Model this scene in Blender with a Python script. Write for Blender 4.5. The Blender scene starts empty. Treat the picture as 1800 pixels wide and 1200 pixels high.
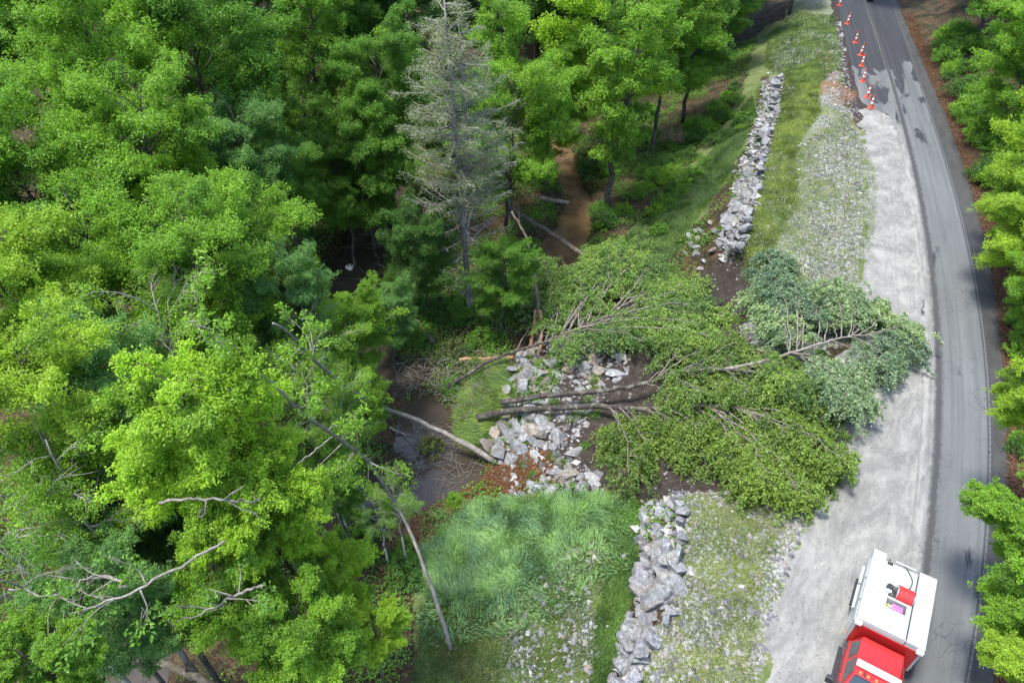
import bpy, bmesh, math, random
import numpy as np
from mathutils import Vector, Matrix
R_ = math.radians
rng = np.random.default_rng(7)
random.seed(7)
C = bpy.context.scene.collection
SC = bpy.context.scene

# ------------------------------------------------------------------ camera, sky, sun, exposure
HC = 27.5; TH = R_(41.0); FP = 1190.0            # height, downward pitch, focal length in photo pixels
cam_d = bpy.data.cameras.new("camera"); cam = bpy.data.objects.new("camera", cam_d); C.objects.link(cam)
cam.location = (0, 0, HC); cam.rotation_euler = (R_(90) - TH, 0, 0)
cam_d.sensor_width = 36; cam_d.lens = FP / 1800 * 36; cam_d.clip_end = 2000; cam_d.clip_start = 0.5
SC.camera = cam
SUN_EL, SUN_AZ = R_(73), R_(-100)                  # azimuth from +Y towards +X (sun stands far left)
w = bpy.data.worlds.new("World"); SC.world = w; w.use_nodes = True
nt = w.node_tree; bg = nt.nodes["Background"]
sky = nt.nodes.new("ShaderNodeTexSky"); sky.sky_type = 'NISHITA'; sky.sun_disc = False
sky.sun_elevation = SUN_EL; sky.sun_rotation = SUN_AZ; sky.altitude = 900; sky.dust_density = 4.0
nt.links.new(sky.outputs[0], bg.inputs[0]); bg.inputs[1].default_value = 0.15
sd = bpy.data.lights.new("sun", 'SUN'); sun = bpy.data.objects.new("sun", sd); C.objects.link(sun)
sd.energy = 1.8; sd.angle = R_(10); sd.color = (1, 0.97, 0.92)
sdir = Vector((math.sin(SUN_AZ) * math.cos(SUN_EL), math.cos(SUN_AZ) * math.cos(SUN_EL), math.sin(SUN_EL)))
sun.rotation_euler = sdir.to_track_quat('Z', 'Y').to_euler()
SC.view_settings.view_transform = 'Standard'; SC.view_settings.look = 'None'
SC.view_settings.exposure = 1.8; SC.view_settings.gamma = 1
SC.render.engine = 'CYCLES'
SC.cycles.max_bounces = 5; SC.cycles.diffuse_bounces = 3; SC.cycles.glossy_bounces = 2
SC.cycles.transmission_bounces = 3; SC.cycles.transparent_max_bounces = 4
SC.cycles.use_denoising = True

# ------------------------------------------------------------------ camera geometry used to measure the photo
ct, st = math.cos(TH), math.sin(TH)
def rays(px, py):
    a = (np.asarray(px, float) - 900) / FP; b = (np.asarray(py, float) - 600) / FP
    return np.stack([a, ct - b * st, -st - b * ct], -1)
def P(px, py, z):
    d = rays(px, py); t = (z - HC) / d[..., 2]
    o = d * t[..., None]; o[..., 2] += HC
    return o
def topx(x, y, z):
    zc = y * ct - (z - HC) * st; up = y * st + (z - HC) * ct
    zc = np.maximum(zc, 0.5)
    return 900 + FP * x / zc, 600 - FP * up / zc
def zroad(y):
    t = np.maximum(0, np.asarray(y, float) - 20)
    return 0.035 * t * t / (t + 6)
def Proad(px, py, dz=0.0):
    px = np.asarray(px, float); py = np.asarray(py, float)
    z = np.zeros_like(px) + dz
    for _ in range(25):
        p = P(px, py, z); z = 0.5 * z + 0.5 * (zroad(np.clip(p[..., 1], 0, 160)) + dz)
    return P(px, py, z)

# ------------------------------------------------------------------ noise helper (value noise, world space)
def vnoise(x, y, scale, seed=0, octaves=3):
    out = np.zeros(np.broadcast(x, y).shape); amp = 1; tot = 0
    r = np.random.default_rng(seed); tab = r.random((256, 256)) * 2 - 1
    for o in range(octaves):
        xs = np.asarray(x) / scale * 2 ** o + 17.3 * o; ys = np.asarray(y) / scale * 2 ** o + 9.1 * o
        xi = np.floor(xs).astype(int); yi = np.floor(ys).astype(int); fx = xs - xi; fy = ys - yi
        fx = fx * fx * (3 - 2 * fx); fy = fy * fy * (3 - 2 * fy)
        g = lambda i, j: tab[i % 256, j % 256]
        v = g(xi, yi) * (1 - fx) * (1 - fy) + g(xi + 1, yi) * fx * (1 - fy) + g(xi, yi + 1) * (1 - fx) * fy + g(xi + 1, yi + 1) * fx * fy
        out += v * amp; tot += amp; amp *= 0.5
    return out / tot

# ------------------------------------------------------------------ road curves as x = f(y)
def curve(pts, deg=4):
    a = np.array(pts, float); p = Proad(a[:, 0], a[:, 1])
    c = np.polyfit(p[:, 1] / 50, p[:, 0], deg)
    y0, y1 = p[:, 1].min(), p[:, 1].max()
    s0 = (np.polyval(c, y0 / 50 + .01) - np.polyval(c, y0 / 50)) / .5
    s1 = (np.polyval(c, y1 / 50) - np.polyval(c, y1 / 50 - .01)) / .5
    def f(y):
        y = np.asarray(y, float); yc = np.clip(y, y0, y1)
        return np.polyval(c, yc / 50) + np.where(y < y0, (y - y0) * s0, 0) + np.where(y > y1, (y - y1) * s1, 0)
    return f
xC = curve([(1512, -20), (1535, 40), (1552, 100), (1590, 240), (1618, 350), (1636, 470), (1644, 580), (1646, 700), (1640, 820), (1628, 940), (1612, 1060), (1592, 1200)])
xR = curve([(1558, -20), (1580, 40), (1596, 80), (1640, 210), (1672, 320), (1702, 440), (1722, 540), (1736, 650), (1741, 780), (1737, 900), (1724, 1040), (1700, 1200)])
xD = curve([(1572, -20), (1592, 40), (1622, 100), (1668, 210), (1706, 320), (1735, 440), (1752, 540), (1768, 650), (1778, 780), (1776, 900), (1766, 1040), (1750, 1200)])
xL = curve([(1462, -20), (1472, 20), (1482, 70), (1490, 120), (1500, 165), (1512, 190)], 2)
xG = curve([(1500, 215), (1515, 330), (1500, 430), (1490, 520), (1478, 620), (1458, 730), (1440, 800), (1410, 870), (1375, 950), (1350, 1050), (1330, 1200)], 3)
def xpave_left(y):
    y = np.asarray(y, float)
    ysw = Proad(np.array(1500.), np.array(190.))[1]
    t = np.clip((y - ysw + 3) / 5, 0, 1); t = t * t * (3 - 2 * t)
    return xL(y) * t + (xC(y) - 1.0) * (1 - t)

# ------------------------------------------------------------------ terrain heights
cp = []
def add(px, py, z): cp.append(tuple(P(np.array(float(px)), np.array(float(py)), z)))
def addr(px, py, dz): cp.append(tuple(Proad(np.array(float(px)), np.array(float(py)), dz)))
for a in [(1400,870,0),(1320,600,-.2),(1400,600,0),(1420,400,-.1),(1340,430,-.15),(1400,250,-.1),(1370,330,-.15),(1440,130,-.2),(1395,170,-.3),
          (1310,440,-.25),(1322,380,-.25),(1330,330,-.25),(1345,270,-.3),(1362,200,-.3),(1378,140,-.4),(1420,60,-.3),(1410,10,-.8),(1450,-20,-.5),
          (1320,480,-.3),(1310,880,-.1),(1250,880,-.2),(1200,880,-.3),(1205,930,-.2),(1205,1000,-.2),(1180,1060,-.2),(1160,1110,-.2),(1120,1190,-.2),(1115,1300,-.2),
          (1300,1000,0),(1280,1200,0),(1380,500,-.1),(1450,300,-.1)]: addr(*a)
for a in [(1338,150,-.1),(1318,220,-1.0),(1283,300,-1.9),(1262,345,-2.3),(1222,395,-2.9),(1190,440,-3.5),(1215,485,-3.6),
          (1275,500,-2.3),(1245,500,-2.8),(1295,560,-1.0),(1240,560,-1.7),(1290,640,-.8),(1290,850,-.7),(1210,840,-1.7),(1290,750,-.9),(1200,740,-2.0),(1200,620,-2.2),
          (1120,780,-3.0),(1120,840,-2.6),(1120,700,-3.0),(1050,760,-3.7),(1050,830,-3.6),(980,760,-4.5),(920,790,-5.3),(870,830,-6.0),(1050,680,-3.9),
          (1150,560,-2.9),(1130,620,-3.0),(1050,600,-4.0),(960,620,-4.9),(1000,700,-4.4),(890,650,-5.8),(850,700,-6.15),(830,760,-6.3),(1060,540,-4.3),(1100,480,-4.4),(960,560,-5.2),
          (1120,890,-2.7),(1112,950,-2.7),(1108,1000,-2.6),(1102,1060,-2.5),(1072,1110,-2.5),(1060,1260,-2.5),
          (1040,880,-3.5),(1000,1000,-3.5),(1050,1000,-3.0),(900,960,-4.7),(800,960,-5.7),(740,1010,-6.1),(960,890,-4.5),(880,880,-5.6),(830,900,-6.1),(820,1100,-5.1),(920,1100,-4.2),(1000,1150,-3.4),(740,1180,-5.6),(650,1100,-6.0),(620,980,-6.3),
          (1100,400,-5.0),(1060,340,-5.6),(1150,330,-4.5),(1200,330,-3.7),(1250,280,-2.8),(1290,200,-1.9),(1290,120,-1.5),(1200,420,-3.9),(1150,470,-4.3),(1060,430,-5.6),
          (1350,60,-.9),(1300,30,-1.6),(1250,100,-3.0),(1100,100,-5.6),(1100,220,-5.5),(930,400,-5.6),(960,310,-5.7),(900,200,-5.7),(900,60,-5.0),(700,200,-5.5),(880,500,-5.8),(830,560,-5.9),(760,640,-6.1),(720,560,-6.0),
          (690,500,-5.9),(540,460,-5.4),(560,350,-4.8),(540,560,-5.8),(740,420,-5.8),(600,620,-6.0),(600,760,-6.1),(480,820,-6.0),(300,950,-5.8),(300,1250,-6.0),(500,1150,-6.0),
          (200,700,-4.5),(0,600,-3.0),(0,1100,-3.5),(0,300,-1),(300,300,-2.5),(200,0,2),(500,0,-1),(400,600,-5)]: add(*a)
for yy in range(0, 130, 12):
    z0 = float(zroad(yy)); xg = float(xG(yy)) if yy < 60 else float(xL(yy)); xd = float(xD(yy))
    cp += [(xg + .5, yy, z0), ((xg + xd) / 2, yy, z0), (xd, yy, z0), (xd + 3.5, yy, z0 + 1.1), (xd + 12, yy, z0 + 6.5)]
for a in [(-60,-30,-2),(0,-20,-5),(30,-30,0),(60,-20,9),(70,50,22),(90,120,30),(-70,50,6),(-80,140,18),(-20,150,8),(20,150,8),(-30,100,3),(0,110,-1),(30,120,-1)]: cp.append(a)
cp = np.array(cp)
def tps_fit(p):
    n = len(p); d = np.hypot(p[:, None, 0] - p[None, :, 0], p[:, None, 1] - p[None, :, 1])
    K = np.where(d > 0, d * d * np.log(np.maximum(d, 1e-9)), 0) + np.eye(n) * 1.5
    Q = np.c_[np.ones(n), p[:, :2]]
    A = np.block([[K, Q], [Q.T, np.zeros((3, 3))]])
    return np.linalg.solve(A, np.r_[p[:, 2], 0, 0, 0])
tw = tps_fit(cp)
def tps(x, y):
    sh = x.shape; x = x.ravel(); y = y.ravel(); o = np.zeros(len(x))
    for s in range(0, len(x), 20000):
        xx = x[s:s + 20000]; yy = y[s:s + 20000]
        d2 = (xx[:, None] - cp[None, :, 0]) ** 2 + (yy[:, None] - cp[None, :, 1]) ** 2
        o[s:s + 20000] = (0.5 * d2 * np.log(np.maximum(d2, 1e-12))) @ tw[:-3] + tw[-3] + tw[-2] * xx + tw[-1] * yy
    return o.reshape(sh)
def axis(a, b, step, far):
    core = list(np.arange(a, b + 1e-6, step)); s = step; v = core[-1]
    hi = []
    while v < far: s *= 1.35; v += s; hi.append(v)
    s = step; v = core[0]; lo = []
    while v > -far: s *= 1.35; v -= s; lo.append(v)
    return np.array(lo[::-1] + core + hi)
AX = axis(-30, 46, 0.25, 500); AY = axis(4, 96, 0.25, 500)
GX, GY = np.meshgrid(AX, AY, indexing='ij')
GZ = tps(np.clip(GX, -75, 85), np.clip(GY, -30, 150))
GZ = np.clip(GZ, -6.45, 26)
def inpoly(x, y, poly):
    r = np.zeros(x.shape, bool); n = len(poly)
    for i in range(n):
        x1, y1 = poly[i]; x2, y2 = poly[(i + 1) % n]
        if y1 == y2: continue
        c = ((y1 > y) != (y2 > y)) & (x < (x2 - x1) * (y - y1) / (y2 - y1) + x1)
        r ^= c
    return r
def blur(m, n=2):
    m = m.astype(float)
    for _ in range(n):
        p = np.pad(m, 1, mode='edge'); m = (p[:-2, 1:-1] + 2 * p[1:-1, 1:-1] + p[2:, 1:-1]) / 4
        p = np.pad(m, 1, mode='edge'); m = (p[1:-1, :-2] + 2 * p[1:-1, 1:-1] + p[1:-1, 2:]) / 4
    return m
front = GY > 0
wx = vnoise(GX, GY, 1.6, 3) * 14; wy = vnoise(GX, GY, 1.6, 4) * 10
def mask(poly, z, n=2, warp=1.0):
    px, py = topx(GX, GY, z); return blur(inpoly(px + wx * warp, py + wy * warp, poly) & front, n)
creek = [[(705,715),(745,695),(780,715),(795,765),(840,808),(858,832),(810,862),(775,880),(715,900),(600,930),(450,970),(360,1040),(300,1130),(300,1400),(170,1400),(180,1180),(260,1080),(400,950),(560,850),(680,840)],
         [(552,530),(600,420),(640,365),(700,300),(720,330),(700,400),(690,450),(640,520),(640,600),(760,670),(700,700),(600,610)],
         [(955,485),(945,430),(980,395),(990,340),(975,300),(960,200),(1000,200),(1015,300),(1040,350),(1042,400),(1030,470)]]
CM = np.zeros(GX.shape)
for c in creek: CM = np.maximum(CM, mask(c, -6.6, 3, .7))
GZ = GZ + vnoise(GX, GY, 2.2, 11) * 0.14 + vnoise(GX, GY, .9, 12, 2) * 0.05
GZ = np.maximum(GZ, -6.5)
GZ = GZ * (1 - CM) + (-7.2) * CM
# flat corridor under the road and its gravel shoulder
def smooth(t): t = np.clip(t, 0, 1); return t * t * (3 - 2 * t)
ysw = float(Proad(np.array(1500.), np.array(215.))[1])
tl = smooth((GY - ysw + 4) / 8)
leftx = xG(np.clip(GY, 4, 60)) * (1 - tl) + xL(np.clip(GY, 40, 130)) * tl
ycl = np.clip(GY, -20, 140)
cor = smooth((GX - leftx + 2.0) / 2.0) * smooth((xD(ycl) + 1.6 - GX) / 1.4)
cor = np.where((GY > -40) & (GY < 170), cor, 0)
GZ = GZ * (1 - cor) + (zroad(ycl) - 0.03) * cor
pavecut = smooth((GX - xL(ycl) + .25) / .5) * tl      # broken pavement edge stands a little above the ground
GZ = GZ - 0.22 * tl * (1 - smooth((GX - xL(ycl) + .2) / .4)) * smooth((GX - xL(ycl) + 4) / 3)
def leftf(y):
    t = smooth((np.asarray(y, float) - ysw + 4) / 8); return xG(np.clip(y, 4, 60)) * (1 - t) + xL(np.clip(y, 40, 130)) * t
def T(x, y):
    x = np.atleast_1d(np.asarray(x, float)); y = np.atleast_1d(np.asarray(y, float))
    i = np.clip(np.searchsorted(AX, x) - 1, 0, len(AX) - 2); j = np.clip(np.searchsorted(AY, y) - 1, 0, len(AY) - 2)
    fx = (x - AX[i]) / (AX[i + 1] - AX[i]); fy = (y - AY[j]) / (AY[j + 1] - AY[j])
    return GZ[i, j] * (1 - fx) * (1 - fy) + GZ[i + 1, j] * fx * (1 - fy) + GZ[i, j + 1] * (1 - fx) * fy + GZ[i + 1, j + 1] * fx * fy
def G(px, py):
    """point of the ground seen at these photo pixels"""
    px = np.atleast_1d(np.asarray(px, float)); py = np.atleast_1d(np.asarray(py, float))
    d = rays(px, py); zs = np.linspace(8, -7.6, 240); best = np.full(len(px), -7.0); done = np.zeros(len(px), bool); prev = None
    for z in zs:
        t = (z - HC) / d[:, 2]; g = T(d[:, 0] * t, d[:, 1] * t); hit = (~done) & (z <= g)
        best[hit] = z + .03; done |= hit
    t = (best - HC) / d[:, 2]
    return np.stack([d[:, 0] * t, d[:, 1] * t, T(d[:, 0] * t, d[:, 1] * t)], -1)

# ------------------------------------------------------------------ material masks on the ground (world-space vertex attributes)
PX, PY = topx(GX, GY, GZ)
def gmask(poly, n=1, warp=1.0): return blur(inpoly(PX + wx * warp, PY + wy * warp, poly) & front, n)
mg = smooth((GX - leftx + .2 + vnoise(GX, GY, 1.2, 21) * 1.1) / 1.2) * smooth((xpave_left(ycl) + .6 - GX) / .4)
mg = np.where(GY < 90, mg, 0); mfar = (tl * smooth((GX - xL(ycl) + .7 + vnoise(GX, GY, 1.1, 22) * .5) / .3) * (GX < xL(ycl) + 1.5) * (GY < 100))
soilp = [[(1315,440),(1260,455),(1225,490),(1180,520),(1100,560),(1090,600),(1000,640),(960,700),(930,760),(880,800),(850,835),(890,860),(960,855),(1060,862),(1120,862),(1135,880),(1190,868),(1290,858),(1400,850),(1300,760),(1310,640),(1300,560),(1330,500)],
         [(1330,600),(1250,560),(1150,640),(1150,720),(1300,740)]]
ms = np.zeros(GX.shape)
for c in soilp: ms = np.maximum(ms, gmask(c))
ms = np.maximum(ms, mfar)
verge = [[(1378,130),(1420,60),(1470,60),(1480,180),(1540,260),(1540,420),(1500,560),(1500,600),(1400,640),(1310,600),(1315,470),(1300,440),(1330,300)],
         [(1400,-20),(1465,-20),(1480,140),(1400,200),(1340,180),(1370,60)],
         [(1190,862),(1400,860),(1460,900),(1450,980),(1430,1100),(1420,1230),(1080,1230),(1130,1120),(1190,1040)]]
mgr = np.zeros(GX.shape)
for c in verge: mgr = np.maximum(mgr, gmask(c))
slope = [[(830,890),(900,870),(1100,870),(1118,900),(1112,1050),(1080,1110),(1075,1230),(730,1230),(740,1100),(720,1000),(760,930)],
         [(800,770),(805,700),(840,650),(905,630),(905,700),(880,760),(840,800)],
         [(1340,140),(1300,280),(1200,420),(1090,480),(1060,440),(1180,350),(1240,260),(1300,180),(1330,60),(1400,20),(1380,120)]]
msl = np.zeros(GX.shape)
for c in slope: msl = np.maximum(msl, gmask(c))
mgrass = np.clip(np.maximum(mgr, msl) - ms, 0, 1)
# stones density on the verges, 0..1
rocky = (GX < leftx + .4) * np.clip((.55 - .08 * (PY < 700)) + vnoise(GX, GY, 3.5, 31) * 1.3 + smooth((PX - 1330 - (PY < 860) * 60) / 120) * .5 + .45 * (PY > 860), 0, 1) * mgr + gmask([(900,1060),(1000,970),(1060,930),(1075,1000),(1055,1100),(1060,1230),(860,1230)], 3) * np.clip(.7 + vnoise(GX, GY, 2., 32) * 2, 0, 1)
rustm = gmask([(1436,90),(1462,90),(1480,140),(1500,170),(1470,180),(1440,160)], 2)
reddebris = gmask([(870,790),(960,790),(980,840),(900,870),(800,900),(720,960),(700,930),(840,850)], 2)

# ------------------------------------------------------------------ mesh helpers
class Buf:
    def __init__(s): s.v = []; s.q = []; s.t = []; s.a = []; s.n = 0
    def add(s, V, Q=None, Tt=None, tone=0.5):
        V = np.asarray(V, float).reshape(-1, 3)
        if Q is not None and len(Q): s.q.append(np.asarray(Q, int).reshape(-1, 4) + s.n)
        if Tt is not None and len(Tt): s.t.append(np.asarray(Tt, int).reshape(-1, 3) + s.n)
        s.a.append(np.broadcast_to(np.asarray(tone, float), (len(V),)).copy() if np.ndim(tone) == 0 else np.asarray(tone, float))
        s.v.append(V); s.n += len(V)
    def mesh(s, name, smooth_=False):
        V = np.concatenate(s.v) if s.v else np.zeros((0, 3)); m = bpy.data.meshes.new(name)
        q = np.concatenate(s.q) if s.q else np.zeros((0, 4), int); t = np.concatenate(s.t) if s.t else np.zeros((0, 3), int)
        m.vertices.add(len(V)); m.vertices.foreach_set('co', V.astype(np.float32).ravel())
        loops = np.concatenate([q.ravel(), t.ravel()]).astype(np.int32); m.loops.add(len(loops)); m.loops.foreach_set('vertex_index', loops)
        n = len(q) + len(t); m.polygons.add(n)
        st_ = np.concatenate([np.arange(len(q)) * 4, len(q) * 4 + np.arange(len(t)) * 3]).astype(np.int32)
        m.polygons.foreach_set('loop_start', st_)
        try: m.polygons.foreach_set('loop_total', np.concatenate([np.full(len(q), 4), np.full(len(t), 3)]).astype(np.int32))
        except Exception: pass
        m.polygons.foreach_set('use_smooth', np.full(n, smooth_))
        at = m.attributes.new('tone', 'FLOAT', 'POINT'); at.data.foreach_set('value', np.concatenate(s.a).astype(np.float32))
        m.update(calc_edges=True); m.validate(); return m
def tag(o, label=None, cat=None, group=None, kind=None):
    if label: o['label'] = label
    if cat: o['category'] = cat
    if group: o['group'] = group
    if kind: o['kind'] = kind
    return o
def link(name, mesh, mat=None, parent=None, loc=None):
    o = bpy.data.objects.new(name, mesh); C.objects.link(o)
    if mat is not None and mesh is not None and not mesh.materials: mesh.materials.append(mat)
    if parent is not None: o.parent = parent
    if loc is not None: o.location = loc
    return o
def empty(name, loc=(0, 0, 0), rz=0.0):
    o = bpy.data.objects.new(name, None); C.objects.link(o); o.location = loc; o.rotation_euler = (0, 0, rz); o.empty_display_size = .3; return o
def tube(b, pts, rad, sides=6, tone=0.5, cap=True):
    pts = np.asarray(pts, float); n = len(pts); rad = np.broadcast_to(rad, (n,))
    tan = np.gradient(pts, axis=0); tan /= np.linalg.norm(tan, axis=1)[:, None] + 1e-9
    ref = np.array([0, 0, 1.]) if abs(tan[0, 2]) < .8 else np.array([1., 0, 0])
    a = np.cross(tan, ref); a /= np.linalg.norm(a, axis=1)[:, None] + 1e-9; c = np.cross(tan, a)
    th = np.arange(sides) / sides * 2 * np.pi
    V = pts[:, None] + rad[:, None, None] * (np.cos(th)[None, :, None] * a[:, None] + np.sin(th)[None, :, None] * c[:, None])
    V = V.reshape(-1, 3); i = np.arange(n - 1)[:, None] * sides; k = np.arange(sides)[None]; k2 = (k + 1) % sides
    Q = np.stack([i + k, i + k2, i + sides + k2, i + sides + k], -1).reshape(-1, 4)
    Tt = None
    if cap:
        V = np.r_[V, pts[:1], pts[-1:]]; m0 = n * sides; kk = np.arange(sides); k22 = (kk + 1) % sides
        Tt = np.r_[np.stack([np.full(sides, m0), k22, kk], -1), np.stack([np.full(sides, m0 + 1), (n - 1) * sides + kk, (n - 1) * sides + k22], -1)]
    b.add(V, Q, Tt, tone)
def curve_pts(ctrl, n):
    """smooth line through the control points"""
    c = np.asarray(ctrl, float); 
    if len(c) == 2: return c[0] + (c[1] - c[0]) * np.linspace(0, 1, n)[:, None]
    p = np.r_[[2 * c[0] - c[1]], c, [2 * c[-1] - c[-2]]]; out = []
    u = np.linspace(0, len(c) - 1 - 1e-6, n)
    for t in u:
        i = int(t); f = t - i; p0, p1, p2, p3 = p[i], p[i + 1], p[i + 2], p[i + 3]
        out.append(.5 * (2 * p1 + (p2 - p0) * f + (2 * p0 - 5 * p1 + 4 * p2 - p3) * f * f + (3 * p1 - p0 - 3 * p2 + p3) * f ** 3))
    return np.array(out)
def leaves(b, cen, nor, dirs, size, tone, wid=.62, fold=.12):
    nor = nor / (np.linalg.norm(nor, axis=1)[:, None] + 1e-9)
    d = dirs - nor * np.sum(dirs * nor, 1)[:, None]; d /= np.linalg.norm(d, axis=1)[:, None] + 1e-9
    s = np.cross(nor, d); L = size[:, None]
    V = np.stack([cen - d * L * .5, cen + s * L * wid * .5 + nor * L * fold - d * L * .05, cen + d * L * .5 - nor * L * fold, cen - s * L * wid * .5 + nor * L * fold - d * L * .05], 1).reshape(-1, 3)
    N = len(cen); b.add(V, (np.arange(N)[:, None] * 4 + np.arange(4)[None]), None, np.repeat(tone, 4))

# ------------------------------------------------------------------ materials
def newmat(name):
    m = bpy.data.materials.new(name); m.use_nodes = True; n = m.node_tree; b = n.nodes['Principled BSDF']; return m, n, b
def N(n, t, **k):
    x = n.nodes.new(t)
    for a, v in k.items():
        if a.startswith('i_'): x.inputs[int(a[2:]) if a[2:].isdigit() else a[2:]].default_value = v
        else: setattr(x, a, v)
    return x
def noise(n, scale, detail=4, vec=None, rough=.55, dist=0.0):
    x = N(n, 'ShaderNodeTexNoise'); x.inputs['Scale'].default_value = scale; x.inputs['Detail'].default_value = detail; x.inputs['Roughness'].default_value = rough; x.inputs['Distortion'].default_value = dist
    if vec is not None: n.links.new(vec, x.inputs['Vector'])
    return x.outputs['Fac']
def ramp(n, fac, stops):
    x = N(n, 'ShaderNodeValToRGB'); e = x.color_ramp.elements
    while len(e) < len(stops): e.new(.5)
    for k, (p, c) in enumerate(stops):
        e[k].position = p; e[k].color = (c, c, c, 1) if np.ndim(c) == 0 else (*c, 1)
    n.links.new(fac, x.inputs[0]); return x.outputs[0]
def mix(n, f, a, b, mode='MIX'):
    x = N(n, 'ShaderNodeMix', data_type='RGBA', blend_type=mode)
    for s, v in ((x.inputs[0], f), (x.inputs[6], a), (x.inputs[7], b)):
        if isinstance(v, bpy.types.NodeSocket): n.links.new(v, s)
        elif np.ndim(v) == 0: s.default_value = v
        else: s.default_value = (*v, 1)
    return x.outputs[2]
def math_(n, op, a, b=0.0, c=None, clamp=False):
    x = N(n, 'ShaderNodeMath', operation=op, use_clamp=clamp)
    for s, v in zip(x.inputs, (a, b, c)):
        if v is None: continue
        if isinstance(v, bpy.types.NodeSocket): n.links.new(v, s)
        else: s.default_value = v
    return x.outputs[0]
def attr(n, name):
    return N(n, 'ShaderNodeAttribute', attribute_name=name).outputs['Fac']
def bump(n, b, h, strength=.5, dist=.05):
    x = N(n, 'ShaderNodeBump'); x.inputs['Strength'].default_value = strength; x.inputs['Distance'].default_value = dist
    n.links.new(h, x.inputs['Height']); n.links.new(x.outputs[0], b.inputs['Normal'])
def geo(n): return N(n, 'ShaderNodeNewGeometry').outputs['Position']
def objco(n): return N(n, 'ShaderNodeTexCoord').outputs['Object']
def mapv(n, vec, sc):
    x = N(n, 'ShaderNodeMapping'); x.inputs['Scale'].default_value = sc; n.links.new(vec, x.inputs[0]); return x.outputs[0]

def leaf_material(name, rough=.45, trans=.42):
    m, n, b = newmat(name)
    oc = N(n, 'ShaderNodeObjectInfo').outputs['Color']; t = attr(n, 'tone')
    dark = mix(n, 1.0, oc, (.6, .66, .7), 'MULTIPLY'); lite = mix(n, 1.0, oc, (1.5, 1.35, 1.0), 'MULTIPLY')
    col = mix(n, t, dark, lite)
    n.links.new(col, b.inputs['Base Color']); b.inputs['Roughness'].default_value = rough; b.inputs['Specular IOR Level'].default_value = .35
    tr = N(n, 'ShaderNodeBsdfTranslucent'); n.links.new(mix(n, 1.0, col, (1.08, 1.22, .6), 'MULTIPLY'), tr.inputs[0])
    ms_ = N(n, 'ShaderNodeMixShader'); ms_.inputs[0].default_value = trans
    n.links.new(b.outputs[0], ms_.inputs[1]); n.links.new(tr.outputs[0], ms_.inputs[2])
    n.links.new(ms_.outputs[0], n.nodes['Material Output'].inputs[0]); return m
M_LEAF = leaf_material('leaf'); M_NEEDLE = leaf_material('needle', .8, .15); M_GRASS = leaf_material('grass_blade', .55, .3)
def bark_material(name, c1, c2, c3=None, sc=5.0):
    m, n, b = newmat(name); v = objco(n)
    f = noise(n, sc, 6, mapv(n, v, (1, 1, .35)), .65)
    col = ramp(n, f, [(.35, c1), (.62, c2)])
    if c3: col = mix(n, ramp(n, noise(n, sc * .4, 3, v), [(.5, 0.), (.62, 1.)]), col, c3)
    n.links.new(col, b.inputs['Base Color']); b.inputs['Roughness'].default_value = .9
    bump(n, b, f, .7, .03); return m
M_BARK = bark_material('bark', (.025, .02, .015), (.09, .074, .058), (.07, .08, .045))
M_PALE = bark_material('pale_bark', (.11, .10, .085), (.27, .245, .21), (.15, .14, .10))
M_DEAD = bark_material('dead_wood', (.10, .09, .075), (.28, .26, .22))
M_LOG = bark_material('log_bark', (.04, .03, .022), (.17, .14, .105), (.08, .07, .04), 4)
M_TWIG = bark_material('grey_twig_bark', (.16, .145, .125), (.36, .34, .30))
M_BRCH = bark_material('branch_bark', (.075, .065, .052), (.22, .195, .16))
M_WET = bark_material('wet_bark', (.012, .010, .008), (.065, .052, .044), (.13, .125, .09), 5)
M_RED = bark_material('stripped_wood', (.16, .07, .03), (.36, .21, .11), None, 4)

def rock_material():
    m, n, b = newmat('stone'); v = objco(n); oc = N(n, 'ShaderNodeObjectInfo'); 
    rnd = N(n, 'ShaderNodeVectorMath', operation='ADD'); n.links.new(v, rnd.inputs[0])
    cmb = N(n, 'ShaderNodeCombineXYZ'); n.links.new(math_(n, 'MULTIPLY', oc.outputs['Random'], 40), cmb.inputs[0]); n.links.new(cmb.outputs[0], rnd.inputs[1]); v2 = rnd.outputs[0]
    wv = N(n, 'ShaderNodeTexWave', wave_type='BANDS'); wv.inputs['Scale'].default_value = 2.2; wv.inputs['Distortion'].default_value = 7; wv.inputs['Detail'].default_value = 4; n.links.new(mapv(n, v2, (1, .5, 1.6)), wv.inputs[0])
    f = noise(n, 3.5, 8, v2, .7)
    col = ramp(n, f, [(.3, (.06, .064, .068)), (.5, (.16, .167, .172)), (.7, (.34, .345, .345))])
    col = mix(n, math_(n, 'MULTIPLY', ramp(n, wv.outputs['Fac'], [(.75, 0.), (1., 1.)]), .25), col, (.32, .32, .31))
    col = mix(n, ramp(n, noise(n, 1.7, 4, v2), [(.55, 0.), (.68, .6)]), col, (.19, .14, .09))
    col = mix(n, ramp(n, noise(n, 6, 5, v2), [(.6, 0.), (.7, .6)]), col, (.06, .065, .05))
    col = mix(n, 1.0, col, oc.outputs['Color'], 'MULTIPLY')
    n.links.new(col, b.inputs['Base Color']); b.inputs['Roughness'].default_value = .85
    bump(n, b, noise(n, 9, 8, v2, .7), .6, .05); return m
M_ROCK = rock_material()

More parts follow.
